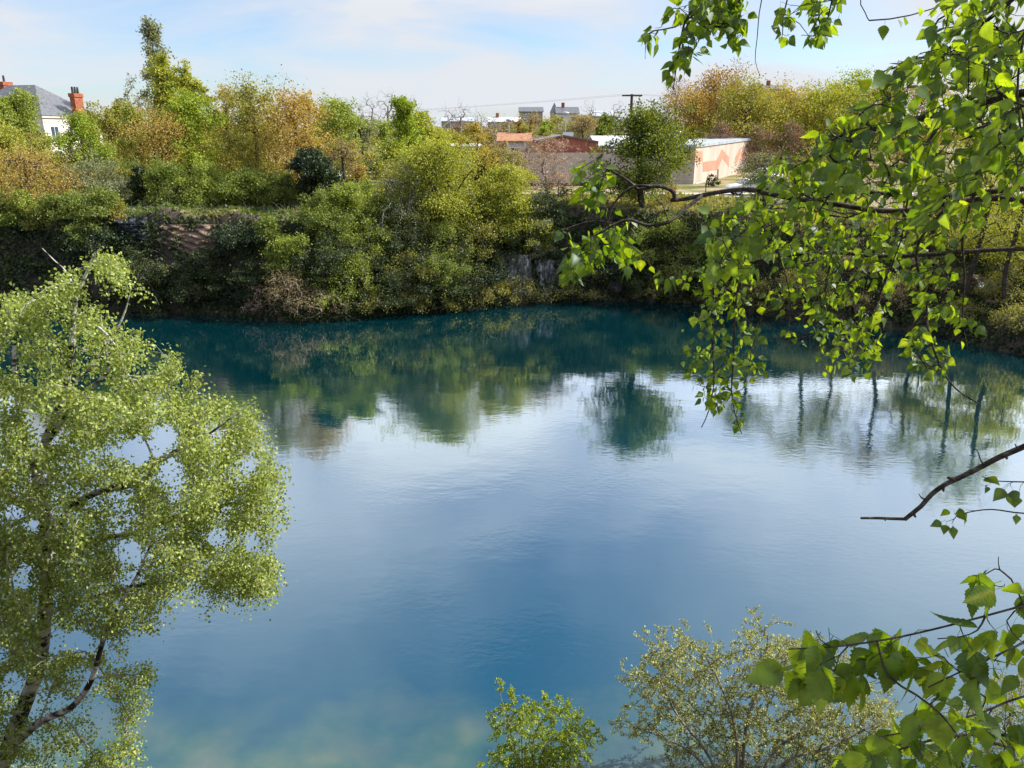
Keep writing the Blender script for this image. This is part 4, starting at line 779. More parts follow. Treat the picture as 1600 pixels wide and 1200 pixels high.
def car(label, loc, rot, plate=False):
    loc = np.asarray(loc, float); e = root('parked_car', loc, label, 'car'); e.rotation_euler = (0, 0, rot)
    prof = [(-2.05, .32), (-2.1, .62), (-2.0, .86), (-1.75, .95), (-1.45, 1.30), (-1.0, 1.46), (.1, 1.47), (.55, 1.38), (1.1, .98), (1.85, .84), (2.08, .66), (2.1, .34), (1.7, .24), (-1.7, .24)]
    bm = bmesh.new(); 
    def ring(y, k): return [bm.verts.new((x, y*(1-.16*max(0, z-.9)/.6), z)) for x, z in prof]
    a = ring(-.86, 0); b_ = ring(.86, 0); bm.faces.new(a); bm.faces.new(b_[::-1])
    for i in range(len(prof)): bm.faces.new([a[i], b_[i], b_[(i+1) % len(prof)], a[(i+1) % len(prof)]])
    bd = bmobj('body', bm, 'car_paint', e); md = bd.modifiers.new('bevel', 'BEVEL'); md.width = .07; md.segments = 2; md.angle_limit = .5
    def sidewin(y, s_):
        bm = bmesh.new(); pts = [(-1.5, .98), (-1.32, 1.25), (-.95, 1.37), (.08, 1.38), (.45, 1.30), (.88, .98)]; slab(bm, [np.array([x, y*(1-.16*max(0, z-.9)/.6)+s_*.012, z]) for x, z in pts], np.array([0, -s_*.03, 0])); bmobj('window', bm, 'window_glass', e)
    sidewin(.86, 1); sidewin(-.86, -1)
    for xa, za, xb, zb in ((.60, 1.37, 1.06, 1.02), (-1.47, 1.30, -1.76, .98)):
        bm = bmesh.new(); s_ = .02 if xa > 0 else -.02; slab(bm, [np.array([xa+s_, -.66, za]), np.array([xa+s_, .66, za]), np.array([xb+s_, .74, zb]), np.array([xb+s_, -.74, zb])], np.array([-s_*.5, 0, .02])); bmobj('windscreen', bm, 'window_glass', e)
    for x in (-1.3, 1.32):
        for y in (-.80, .80):
            bm = bmesh.new(); bmesh.ops.create_cone(bm, cap_ends=True, segments=20, radius1=.32, radius2=.32, depth=.22, matrix=Matrix.Translation((x, y, .32)) @ Matrix.Rotation(math.pi/2, 4, 'X')); wh = bmobj('wheel', bm, 'rubber', e)
            bm = bmesh.new(); bmesh.ops.create_cone(bm, cap_ends=True, segments=14, radius1=.19, radius2=.16, depth=.03, matrix=Matrix.Translation((x, y*1.145, .32)) @ Matrix.Rotation(math.pi/2, 4, 'X')); bmobj('rim', bm, 'zinc', wh)
    for y in (-.62, .62):
        bm = bmesh.new(); bmesh.ops.create_cube(bm, size=1, matrix=Matrix.Translation((2.06, y, .68)) @ Matrix.Diagonal((.1, .32, .14, 1))); bmobj('headlight', bm, 'frame_white', e)
    if plate:
        bm = bmesh.new(); bmesh.ops.create_cube(bm, size=1, matrix=Matrix.Translation((-2.12, 0, .62)) @ Matrix.Diagonal((.04, .52, .12, 1))); bmobj('number_plate', bm, 'plate_yellow', e)
p_ = at(540, 272, 78); car('white car partly hidden behind two slim saplings', (p_[0], 78, h1(p_[0], 78)), .1)
p_ = at(1172, 303, 71.8); car('white car on the pale road behind the long bare birch bough', (p_[0], 71.8, h1(p_[0], 71.8)+.03), math.pi)
p_ = at(1196, 270, 90); car('white car with yellow number plate beside the mural building', (p_[0], 90, h1(p_[0], 90)), 1.9, True)
# -- rocks
def rock_face(name, label, px0, px1, py0, py1, mat, seed, amp=.35, strata=3.0):
    a = hit((px0+px1)/2, (py0+py1)/2); Y = a[1]-.25; x0, x1 = at(px0, py0, Y)[0], at(px1, py0, Y)[0]; z1, z0 = at(px0, py0, Y)[2], at(px0, py1, Y)[2]
    r_ = np.random.default_rng(seed); nx_, nz_ = 70, 60; U, W = np.meshgrid(np.linspace(0, 1, nx_), np.linspace(0, 1, nz_))
    X = x0+(x1-x0)*U; Z = z0+(z1-z0)*W
    edge = np.minimum.reduce([U, 1-U, W, 1-W])+.06*np.sin(U*17+seed)+.05*np.sin(W*13+seed*2)+.03*np.sin(U*31-W*23)
    n1_ = sum(np.sin(X*f*k1+Z*f*strata*k2+p)/f for f, k1, k2, p in zip((1.1, 2.3, 4.1, 7.5, 11), r_.normal(0, 1, 5), r_.normal(0, 1, 5), r_.uniform(0, 6, 5)))
    ph_ = Z*strata*.9+.35*np.sin(X*1.5)+.2*np.sin(X*4.3+1); stp = (ph_-np.floor(ph_))*(.5+.5*np.sin(np.floor(ph_)*12.9+np.floor(X*1.7+np.floor(ph_)*.37)*7.1))
    Yy = Y-amp*np.clip(edge*5, -1.2, 1)-.16*n1_-.26*stp+(Z-z0)*.12
    V = np.stack([X, Yy, Z], -1).reshape(-1, 3); V2 = V+[0, 1.6, 0]; i = np.arange(nz_-1)[:, None]*nx_; j = np.arange(nx_-1)[None]
    Q = np.stack([i+j, i+j+1, i+nx_+j+1, i+nx_+j], -1).reshape(-1, 4); nV = len(V)
    b0 = np.concatenate([np.arange(nx_), np.arange(1, nz_)*nx_+nx_-1, (nz_-1)*nx_+np.arange(nx_-2, -1, -1), np.arange(nz_-2, 0, -1)*nx_]); b1 = np.roll(b0, -1)
    S = np.stack([b1, b0, b0+nV, b1+nV], -1)
    tag(mesh_np(name, np.concatenate([V, V2]), np.concatenate([Q, Q[:, ::-1]+nV, S]), mat), label, 'rock')
rock_face('rock_face', 'bare brown layered rock on the shaded far cliff', 248, 352, 352, 425, 'rock_brown', 3)
rock_face('rock_face', 'bluish slate rock block under the small yellow shrub', 172, 226, 340, 386, 'rock_blue', 5, strata=4)
rock_face('rock_face', 'pale streaked rock at the waterline, slightly broader of the pale pair', 782, 830, 400, 470, 'rock_pale', 9, strata=.6)
rock_face('rock_face', 'pale streaked rock standing at the waterline near the birch spray', 836, 888, 408, 467, 'rock_pale', 12, strata=.6)
rock_face('rock_face', 'dark rock in shadow at the waterline below the green bush', 905, 985, 400, 468, 'rock_dark', 14)
rb = np.random.default_rng(4)
def boulder(label, loc, s, mat, group=None, flat=.6):
    bm = bmesh.new(); bmesh.ops.create_icosphere(bm, subdivisions=3, radius=1); kk = rb.normal(0, 1, (6, 3)); ph = rb.uniform(0, 6, 6)
    for v_ in bm.verts:
        c_ = np.array(v_.co); f_ = 1+.13*sum(math.sin(2.2*(c_@k)+p) for k, p in zip(kk, ph))/1.8; v_.co = [float(x) for x in np.sign(c_)*np.abs(c_)**.8*f_*np.array([s, s*.8, s*flat])]
    o = bmobj('boulder', bm, mat, smooth=False); o.location = [float(x) for x in loc]; return tag(o, label, 'rock', group)
for k in range(7):
    b_ = hit(838+k*6+rb.uniform(-3, 3), 308+rb.uniform(-3, 4)); boulder('dark stone in a low heap at the cliff edge beneath the pinkish tree', b_, rb.uniform(.25, .55), 'rock_dark', 'heap of dark stones at the cliff edge')
for k in range(9):
    b_ = hit(rb.uniform(1440, 1600), rb.uniform(430, 475)); boulder('grey-brown stone lying on the brown bank behind the birch strands', b_, rb.uniform(.2, .5), 'rock_brown', 'stones on the brown bank')
b_ = hit(1548, 452); tp_ = np.array([[x, y] for y in np.linspace(-.4, .4, 8) for x in np.linspace(-.7, .7, 12)]); zt_ = .18+.10*np.sin(tp_[:, 0]*7)+.08*np.sin(tp_[:, 1]*11+tp_[:, 0]*4)-.22*np.abs(tp_[:, 0])
v = np.concatenate([np.column_stack([tp_[:, 0]+b_[0], tp_[:, 1]+b_[1], b_[2]+zt_+.05+tp_[:, 1]*.6]), np.column_stack([tp_[:, 0]+b_[0], tp_[:, 1]+b_[1], b_[2]+zt_-.02+tp_[:, 1]*.6])])
q = [[r*12+c, r*12+c+1, r*12+c+13, r*12+c+12] for r in range(7) for c in range(11)]; q = np.array(q); tag(mesh_np('tarpaulin', v, np.concatenate([q, q[:, ::-1]+96]), 'tarp_blue'), 'crumpled blue sheet lying on the brown bank', 'tarpaulin')
boulder('pale stone at the near water edge below the bright green bush', (0.25, 10.75, .35), .42, 'rock_pale', flat=.5)
boulder('pale stone in the shallow water near the bright green bush', (-1.6, 11.35, -.02), .25, 'rock_pale', flat=.5)

# ------------------------------------------------------------------ near vegetation
def inpoly(poly, x, y):
    poly = np.asarray(poly, float); ins = np.zeros(x.shape, bool); n = len(poly)
    for i in range(n):
        a = poly[i]; b = poly[(i+1) % n]; c = (a[1] > y) != (b[1] > y)
        ins ^= c & (x < a[0]+(y-a[1])*(b[0]-a[0])/((b[1]-a[1]) if b[1] != a[1] else 1e-9))
    return ins
def poly_tips(rng, poly, n, Y0, Y1):
    """points inside the volume whose outline is poly (given as view angles) between two distances"""
    poly = np.asarray(poly, float); o = []
    while len(o) < n:
        x = rng.uniform(poly[:, 0].min(), poly[:, 0].max(), n*2); y = rng.uniform(poly[:, 1].min(), poly[:, 1].max(), n*2); k = inpoly(poly, x, y)
        for a, b in zip(x[k], y[k]): o.append(at(a, b, rng.uniform(Y0, Y1)))
    return np.array(o[:n])
def line(pts, step):
    return smoothline([at(*p) for p in pts], step)
def leaf_along(rng, chains, spacing, t0=.15, per_min=2):
    """leaf stalk positions and directions along twigs"""
    PS, DS = [], []
    for p in chains:
        d = np.diff(p, axis=0); s = np.concatenate([[0], np.cumsum(np.linalg.norm(d, axis=1))]); n = max(per_min, int(s[-1]*(1-t0)/spacing))
        u = (t0+(1-t0)*(np.arange(n)+rng.uniform(.2, .8, n))/n)*s[-1]; u[-1] = s[-1]
        PS.append(np.stack([np.interp(u, s, p[:, k]) for k in range(3)], -1)); j = np.clip(np.searchsorted(s, u)-1, 0, len(d)-1); DS.append(nrm(d[j]))
    return np.concatenate(PS), np.concatenate(DS)
# -- the birch standing in the water's edge on the left
rng = np.random.default_rng(21)
B = [  # (px, py, Y)
    ([(-60, 1420, 8.6), (-30, 1300, 8.7), (5, 1190, 8.8), (35, 1110, 8.9), (60, 1040, 9.0), (70, 960, 9.0), (74, 870, 9.0), (70, 790, 9.0), (58, 742, 9.0)], .125, .075),
    ([(58, 742, 9.0), (72, 690, 9.05), (98, 620, 9.1), (112, 540, 9.1), (118, 470, 9.15), (136, 425, 9.2), (152, 388, 9.2)], .07, .012),
    ([(60, 745, 9.0), (44, 712, 8.9), (30, 640, 8.8), (22, 560, 8.8), (30, 490, 8.8)], .055, .012),
    ([(8, 1180, 8.8), (60, 1130, 8.5), (112, 1105, 8.4), (143, 1062, 8.3), (160, 1005, 8.3), (186, 945, 8.2), (214, 900, 8.2), (236, 850, 8.2)], .06, .012),
    ([(118, 470, 9.15), (108, 430, 9.2), (86, 408, 9.2), (66, 388, 9.2)], .013, .004),
    ([(75, 690, 9.05), (112, 640, 8.9), (150, 598, 8.8), (171, 578, 8.8), (165, 545, 8.8), (158, 500, 8.8)], .03, .006),
    ([(74, 860, 9.0), (105, 800, 8.8), (150, 770, 8.6), (222, 752, 8.5), (248, 720, 8.5), (306, 692, 8.5), (372, 645, 8.5)], .045, .008),
    ([(76, 890, 9.0), (130, 850, 9.2), (215, 830, 9.3), (300, 800, 9.3), (400, 780, 9.3)], .035, .007),
    ([(70, 960, 9.0), (120, 940, 9.1), (200, 920, 9.2), (300, 893, 9.2), (390, 905, 9.2)], .035, .007),
    ([(66, 1000, 9.0), (20, 930, 9.3), (-50, 880, 9.5), (-140, 820, 9.5)], .045, .01),
    ([(60, 800, 9.0), (0, 770, 8.8), (-70, 700, 8.6), (-120, 610, 8.6)], .045, .01),
    ([(100, 615, 9.1), (150, 560, 9.4), (190, 500, 9.5), (205, 450, 9.5)], .03, .006),
    ([(70, 780, 9.0), (85, 820, 8.3), (120, 880, 7.9), (160, 930, 7.8)], .03, .006)]
init = [(line(p, .18), a, b) for p, a, b in B]
OUT = [(150, 385), (180, 405), (212, 420), (205, 450), (222, 490), (200, 512), (238, 520), (268, 525), (282, 560), (312, 565), (310, 605), (352, 625), (390, 628), (402, 660), (412, 700), (440, 745), (436, 790), (415, 820), (432, 905), (428, 928), (380, 945), (330, 920), (300, 950), (262, 948), (250, 985), (243, 1030), (240, 1085), (222, 1100), (205, 1125), (170, 1120), (110, 1150), (130, 1260), (-180, 1330), (-280, 1000), (-280, 700), (-180, 500), (-40, 470), (10, 455), (50, 470), (75, 425), (105, 430)]
T = np.concatenate([poly_tips(rng, OUT, 1000, 8.3, 9.8), poly_tips(rng, [(290, 640), (395, 635), (432, 740), (425, 830), (432, 925), (330, 925), (270, 800)], 130, 8.6, 9.8), poly_tips(rng, [(60, 600), (300, 620), (350, 760), (300, 900), (200, 1000), (-60, 1100), (-150, 800)], 420, 7.6, 8.6),
                    poly_tips(rng, [(130, 1190), (160, 1150), (215, 1135), (212, 1180), (190, 1230), (130, 1240)], 25, 8.2, 8.7)])
# thin the crown where the water shows through it
gap = [((60, 745), 14), ((50, 722), 9), ((72, 800), 9), ((74, 860), 11), ((72, 960), 11), ((66, 1010), 10), ((90, 1118), 13), ((115, 1105), 13), ((143, 1062), 12), ((160, 1005), 10), ((186, 945), 9), ((72, 690), 8), ((90, 640), 7), ((138, 425), 8), ((120, 470), 8), ((150, 600), 7), ((255, 690), 24), ((215, 705), 22), ((268, 735), 20), ((260, 480), 30), ((250, 560), 10), ((30, 905), 16), ((85, 1000), 22), ((200, 860), 20), ((120, 1000), 18), ((225, 1010), 20), ((340, 840), 16), ((20, 800), 14)]
rg_ = np.random.default_rng(6); gap += [((a, b), r_) for a, b, r_ in zip(rg_.uniform(0, 400, 26), rg_.uniform(520, 1080, 26), rg_.uniform(7, 15, 26))]
def keep_outside(Pt):
    r = Pt-np.array([0, 0, H]); f = r[:, 1]*CT-r[:, 2]*ST; px = 800+FPX*r[:, 0]/f; py = 600-FPX*(r[:, 1]*ST+r[:, 2]*CT)/f; k = np.ones(len(Pt), bool)
    for (gx_, gy_), rr in gap: k &= ((px-gx_)**2+(py-gy_)**2 > rr*rr)
    return k
T = T[keep_outside(T)]
res = colonize(rng, init, T, .0042, lift=.12, step=.16, maxseg=7, jit=.07, pw=.47)
bs = at(-60, 1420, 8.6); bz = h1(bs[0], bs[1]); e = root('birch_tree', (bs[0], bs[1], bz), 'large silver birch with pale trunk and small bright leaves leaning over the near water', 'tree'); par = P(e, (bs[0], bs[1], bz))
big = [(np.vstack([[bs[0]-.1, bs[1], bz-.4], a]), np.concatenate([[.15], b])) if i == 0 else (a, b) for i, (a, b, c) in enumerate(res[:len(init)])]
v, q = tubes(big); mesh_np('trunk', v, q, 'bark_birch', par, smooth=True)
v, q = tubes([(a, b) for a, b, c in res[len(init):]]); mesh_np('twigs', v, q, 'bark_limb', par, smooth=True)
tw = [a for a, b, c in res if c]; pend = []
for a in tw:
    for _ in range(2):
        p0 = a[rng.integers(len(a)//2, len(a))]; L_ = rng.uniform(.10, .30); dv = np.array([rng.normal(0, .6), rng.normal(0, .6), -.75])*L_
        pend.append(bez(p0, p0+np.array([dv[0]*.9, dv[1]*.9, .08*L_]), p0+dv, 5))
pend = [a for a, k in zip(pend, keep_outside(np.array([a[-1] for a in pend]))) if k or rng.random() < .2]
v, q = tubes([(a, np.linspace(.0028, .0014, 5)) for a in pend]); mesh_np('hanging_twigs', v, q, 'bark_twig', par)
P1, D1 = leaf_along(rng, tw, .0062, .1, 12); P2, D2 = leaf_along(rng, pend, .0062, .05, 10); pos = np.concatenate([P1, P2]); dr = np.concatenate([D1, D2])
pos = pos+rng.normal(0, 1, pos.shape)*np.array([.06, .06, .055])+np.array([0, 0, -.02])
pos = pos[keep_outside(pos) | (rng.random(len(pos)) < .25)]
ax = rng.normal(0, .75, pos.shape)+np.array([0, 0, -.75]); nr_ = rng.normal(0, 1, pos.shape)+np.array([.3, -.2, .6])
LF = (np.array([[0, 0, 0], [.36, .30, .07], [.27, .62, .05], [0, 1, -.06], [-.27, .62, .05], [-.36, .30, .07]], float), np.array([[0, 1, 2, 3], [0, 3, 4, 5]]))
v, q, k_ = leaves_np(LF, pos, ax, nr_, rng.uniform(.030, .050, len(pos))); print('birch leaves', len(pos))
mesh_np('crown', v, q, 'birchleaf', par, tint=np.repeat(rng.uniform(0, 1, len(pos)), k_))
# -- shrubs on the near shore
def near_shrub(name, label, rootp, stems, poly, n, Y0, Y1, pal, bark, spacing, ls, rt, seed, r0=.03, extra=None, upright=.4):
    rng = np.random.default_rng(seed); rp = np.array([rootp[0], rootp[1], h1(*rootp)]); init = []
    for s in stems: init.append((smoothline([rp+rng.normal(0, .05, 3)*[1, 1, 0]-[0, 0, .15]]+[at(*p) for p in s], .15), r0, r0*.25))
    T = poly_tips(rng, poly, n, Y0, Y1); C = T[:n//22]; m_ = rng.random(n) < .7; T[m_] = C[rng.integers(0, len(C), int(m_.sum()))]+rng.normal(0, .17, (int(m_.sum()), 3))
    if extra: T = np.concatenate([T]+[poly_tips(rng, a, b, c, d) for a, b, c, d in extra])
    res = colonize(rng, init, T, rt, lift=.15, step=.14, maxseg=6, jit=.15, pw=.30); e = root(name, rp, label, 'bush'); par = P(e, rp)
    v, q = tubes([(a, b) for a, b, c in res]); mesh_np('twigs', v, q, bark, par, smooth=True)
    tw = [a for a, b, c in res if c]; pos, dr = leaf_along(rng, tw, spacing, .35, 3); pos = pos+rng.normal(0, .02, pos.shape)
    ax = dr*.6+rng.normal(0, .6, pos.shape)+[0, 0, upright]; nr_ = rng.normal(0, 1, pos.shape)+[.3, -.1, .6]
    v, q, k_ = leaves_np(LF, pos, ax, nr_, ls*rng.uniform(.6, 1.3, len(pos))); mesh_np('foliage', v, q, pal, par, tint=np.repeat(rng.uniform(0, 1, len(pos)), k_)); return e
near_shrub('willow_bush', 'grey twiggy willow with pale yellow buds at the near water edge', (4.1, 10.7), [[(1150, 1150, 11.0), (1130, 1080, 11.4), (1100, 1020, 11.8)], [(1165, 1140, 11.2), (1190, 1070, 11.7), (1200, 1000, 12.0)], [(1100, 1170, 11.0), (1060, 1120, 11.2), (1030, 1060, 11.6)],
    [(1090, 1185, 11.0), (1030, 1150, 11.2), (970, 1130, 11.4)], [(1210, 1175, 11.2), (1270, 1130, 11.6), (1300, 1060, 11.9)], [(1230, 1190, 11.0), (1290, 1170, 11.2), (1370, 1130, 11.5)]],
    [(945, 1125), (990, 1090), (988, 1050), (1018, 1015), (1055, 993), (1095, 1003), (1135, 1003), (1185, 972), (1235, 1000), (1300, 1010), (1345, 1060), (1400, 1110), (1410, 1190), (1260, 1230), (1060, 1220), (1030, 1160), (960, 1150)], 3400, 10.9, 12.5, 'willowbuds', 'bark_grey', .0052, .036, .0040, 41, r0=.035)
near_shrub('willow_bush', 'smaller pale willow behind the near birch leaves at the picture corner', (9.0, 10.6), [[(1580, 1130, 11.2), (1570, 1080, 11.6)], [(1620, 1120, 11.2), (1640, 1070, 11.6)], [(1540, 1170, 11.2), (1520, 1120, 11.4)]],
    [(1480, 1190), (1500, 1110), (1545, 1060), (1600, 1045), (1680, 1080), (1720, 1200)], 1000, 10.9, 12.2, 'willowbuds', 'bark_grey', .0065, .030, .0040, 43)
near_shrub('green_bush', 'small bright green leafy bush at the near water edge', (.35, 10.75), [[(800, 1150, 10.9), (785, 1100, 11.1), (778, 1062, 11.2)], [(815, 1150, 11.0), (822, 1110, 11.2), (828, 1085, 11.3)], [(835, 1150, 11.0), (860, 1120, 11.2), (872, 1098, 11.3)], [(850, 1170, 10.9), (890, 1140, 11.1), (905, 1125, 11.2)]],
    [(752, 1108), (772, 1112), (790, 1118), (800, 1100), (850, 1098), (880, 1105), (900, 1120), (916, 1165), (905, 1230), (770, 1240), (762, 1180), (775, 1150)], 800, 10.6, 11.5, 'limegreen', 'bark_twig', .0036, .038, .003, 47, r0=.02,
    extra=[([(772, 1062), (795, 1058), (806, 1085), (800, 1110), (785, 1110)], 22, 11.0, 11.3), ([(845, 1085), (860, 1080), (858, 1100), (846, 1100)], 8, 11.0, 11.3)], upright=.6)
# -- the birch whose boughs hang in front of the camera
TPL = [birch_template(.08, .16, .10), birch_template(.09, .05, .22, .95), birch_template(.08, .28, .05, 1.05), birch_template(.10, .10, -.10, .9), birch_template(.08, .4, .3, 1.0), birch_template(.08, -.2, .35, 1.0), birch_template(.1, .22, -.25, .85)]
rng = np.random.default_rng(77)
tr = np.array([3.0, 1.55]); tz = h1(*tr); TB = root('birch_tree', (tr[0], tr[1], tz), 'near birch whose leafy boughs hang across the right of the view', 'tree'); TP = P(TB, (tr[0], tr[1], tz))
tl = smoothline([np.array([3.0, 1.55, tz-.4]), np.array([3.02, 1.6, 10.6]), np.array([2.95, 1.65, 12.5]), np.array([3.05, 1.7, 14.5]), np.array([3.0, 1.75, 17])], .4)
v, q = tube(tl, np.linspace(.15, .05, len(tl)), 12); mesh_np('trunk', v, q, 'bark_birch', TP, smooth=True)
def bough(lines, regions, ls, spacing, rt, name='branch', own=None, t0=.12, lift=.10, label=None, maxseg=7, droop=.75, pal='birchnear', ws=1., r_at=None, extra_tips=None, step=.05):
    init = [(line(p, step), a, b) for p, a, b in lines]; ll = []
    T = np.concatenate([poly_tips(rng, r[0], int(r[1]*TMUL) if r[1] > 12 else r[1], *r[2:]) for r in regions]) if regions else np.zeros((0, 3))
    if extra_tips is not None: T = np.concatenate([T, extra_tips])
    res = colonize(rng, init, T, rt, lift=lift, step=step, maxseg=maxseg, jit=.06, pw=.42, pen=.8)
    v, q = tubes([(a, b) for a, b, c in res], kmin=4); br = mesh_np(name, v, q, 'bark_near', TP, smooth=True)
    if label: br['label'] = label
    tw = [a for a, b, c in res if c]
    if own: tw += [res[i][0][int(len(res[i][0])*.3):] for i in own]
    if not tw or not ls: return br
    pos, dr = leaf_along(rng, tw, spacing, t0, 2); n = len(pos); side = nrm(np.cross(dr, rng.normal(0, 1, (n, 3))))
    ax = nrm(side*.55+np.array([0, 0, -droop])+dr*.3+rng.normal(0, .28, (n, 3))); nr_ = nrm(rng.normal(0, 1, (n, 3))*np.array([1, 1, .6])+np.array([-.1, -.35, .30]))
    sz = ls*LS*rng.uniform(.6, 1.25, n)*np.where(rng.random(n) < .12, .6, 1); base = pos+nrm(ax+side*.4)*sz[:, None]*.34
    Vs, Qs, Ts, o_ = [], [], [], 0; which = rng.integers(0, len(TPL), n); tint = np.where(rng.random(n) < .0, 1.2, rng.uniform(0, 1, n))
    for k in range(len(TPL)):
        s_ = which == k
        if not s_.any(): continue
        v, q, m_ = leaves_np(TPL[k], base[s_], ax[s_], nr_[s_], sz[s_]); Vs.append(v); Qs.append(q+o_); o_ += len(v); Ts.append((tint[s_][:, None]*.8+MID[None, :m_]).ravel())
    V_ = np.concatenate(Vs)
    lv = mesh_np('leaves', V_, np.concatenate(Qs), pal, P(br, (tr[0], tr[1], tz)), tint=np.concatenate(Ts)); return br
MID = np.zeros(200); MID[1:57:3] = .16; MID[0:57:6] += .10; MID[2:57:6] += .10; TMUL = 2.15; LS = .78
def toT(z, Y=1.6):  # a point on the trunk at height z, given as a pixel so that line() can take it
    r = np.array([2.98, Y+.02, z-H]); f = r[1]*CT-r[2]*ST; return (800+FPX*r[0]/f, 600-FPX*(r[1]*ST+r[2]*CT)/f, Y+.02)
# main mass, three boughs
bough([([toT(12.6), (1800, 70, 2.0), (1660, 132, 2.1), (1592, 146, 2.15), (1530, 162, 2.2), (1480, 176, 2.25), (1400, 192, 2.3), (1364, 202, 2.35), (1300, 235, 2.4), (1240, 262, 2.5)], .016, .003),
       ([(1480, 176, 2.25), (1440, 240, 2.2), (1420, 300, 2.2), (1408, 375, 2.2), (1377, 447, 2.2)], .006, .002),
       ([(1364, 202, 2.35), (1325, 260, 2.2), (1280, 330, 2.2)], .005, .002)],
      [([(1365, 120), (1420, 90), (1500, 60), (1610, 70), (1620, 260), (1500, 290), (1400, 300), (1330, 300), (1290, 260), (1320, 200)], 105, 1.7, 2.5),
       ([(1200, 235), (1260, 225), (1330, 150), (1360, 200), (1330, 300), (1250, 330), (1180, 290)], 48, 2.0, 2.8), ([(1640, 60), (1900, -50), (1950, 420), (1650, 350)], 60, 1.7, 2.4)], .052, .030, .0010, own=[0])
bough([([toT(13.0), (1800, -160, 2.0), (1640, -50, 2.1), (1560, 18, 2.2), (1500, 64, 2.3), (1470, 92, 2.3), (1454, 114, 2.35), (1438, 140, 2.4)], .013, .003),
       ([(1500, 64, 2.3), (1450, 95, 2.35), (1400, 105, 2.4), (1380, 112, 2.4)], .005, .002), ([(1640, -50, 2.1), (1600, 60, 1.9), (1590, 150, 1.85), (1600, 240, 1.8)], .006, .002)],
      [([(1480, 0), (1600, -40), (1640, 60), (1600, 130), (1500, 110), (1440, 110), (1385, 130), (1380, 105), (1430, 80)], 66, 1.8, 2.6)], .050, .030, .0010, own=[0])
bough([([toT(12.2), (1850, 190, 1.7), (1700, 210, 1.75), (1600, 215, 1.8), (1540, 255, 1.9), (1500, 300, 2.0), (1440, 345, 2.1)], .012, .003),
       ([(1540, 255, 1.9), (1505, 360, 2.3), (1507, 433, 2.5), (1504, 500, 2.7), (1512, 545, 2.7)], .004, .0015),
       ([(1500, 300, 2.0), (1433, 387, 2.4), (1447, 467, 2.5), (1450, 513, 2.5), (1467, 567, 2.5), (1493, 607, 2.5), (1533, 633, 2.5)], .005, .0025)],
      [([(1430, 260), (1610, 150), (1640, 300), (1560, 330), (1500, 360), (1440, 370), (1400, 330)], 48, 1.5, 2.2),
       ([(1420, 380), (1480, 400), (1500, 470), (1480, 520), (1430, 500)], 18, 2.2, 2.8), ([(1490, 480), (1530, 490), (1530, 520), (1500, 530)], 9, 2.5, 2.8), ([(1425, 500), (1480, 540), (1478, 608), (1440, 600), (1428, 550)], 16, 2.3, 2.7)], .046, .030, .0009)
# the long bare bough with the sunlit spray at its tip
bough([([toT(12.0), (1800, 330, 2.2), (1560, 310, 2.4), (1400, 330, 2.5), (1300, 318, 2.55), (1220, 307, 2.6), (1177, 297, 2.6), (1146, 297, 2.65), (1102, 304, 2.7), (1070, 311, 2.75), (1048, 313, 2.75)], .0125, .0075),
       ([(1054, 312, 2.75), (1053, 301, 2.75), (1040, 293, 2.75), (1020, 291, 2.75), (998, 296, 2.8), (985, 285, 2.8), (965, 272, 2.8), (943, 262, 2.85), (928, 256, 2.85)], .0085, .003),
       ([(1018, 291, 2.75), (995, 290, 2.75), (975, 300, 2.75), (957, 322, 2.75), (950, 345, 2.75), (940, 370, 2.75)], .005, .002),
       ([(1098, 305, 2.7), (1072, 325, 2.65), (1045, 347, 2.6), (1010, 352, 2.6), (985, 343, 2.6), (962, 350, 2.6), (935, 365, 2.6)], .0075, .002),
       ([(1045, 347, 2.6), (1035, 320, 2.6), (1015, 300, 2.6)], .003, .001), ([(962, 350, 2.7), (930, 345, 2.75), (900, 352, 2.75), (875, 362, 2.75)], .003, .001),
       ([(1220, 307, 2.6), (1190, 340, 2.3), (1150, 370, 2.1), (1110, 396, 2.0)], .005, .002), ([(1300, 318, 2.55), (1250, 300, 2.3), (1238, 258, 2.2)], .005, .002)],
      [([(872, 352), (900, 365), (940, 355), (985, 335), (1000, 370), (985, 420), (955, 400), (900, 425), (882, 428), (890, 395)], 34, 2.5, 2.85), ([(892, 260), (930, 245), (950, 262), (955, 300), (930, 318), (905, 300)], 13, 2.7, 2.9), ([(930, 320), (960, 320), (950, 335)], 3, 2.7, 2.8),
       ([(1020, 418), (1050, 425), (1040, 440)], 3, 2.4, 2.6), ([(1100, 330), (1180, 300), (1220, 340), (1190, 420), (1120, 440), (1080, 400)], 16, 1.8, 2.3)], .058, .034, .0011, lift=.05)
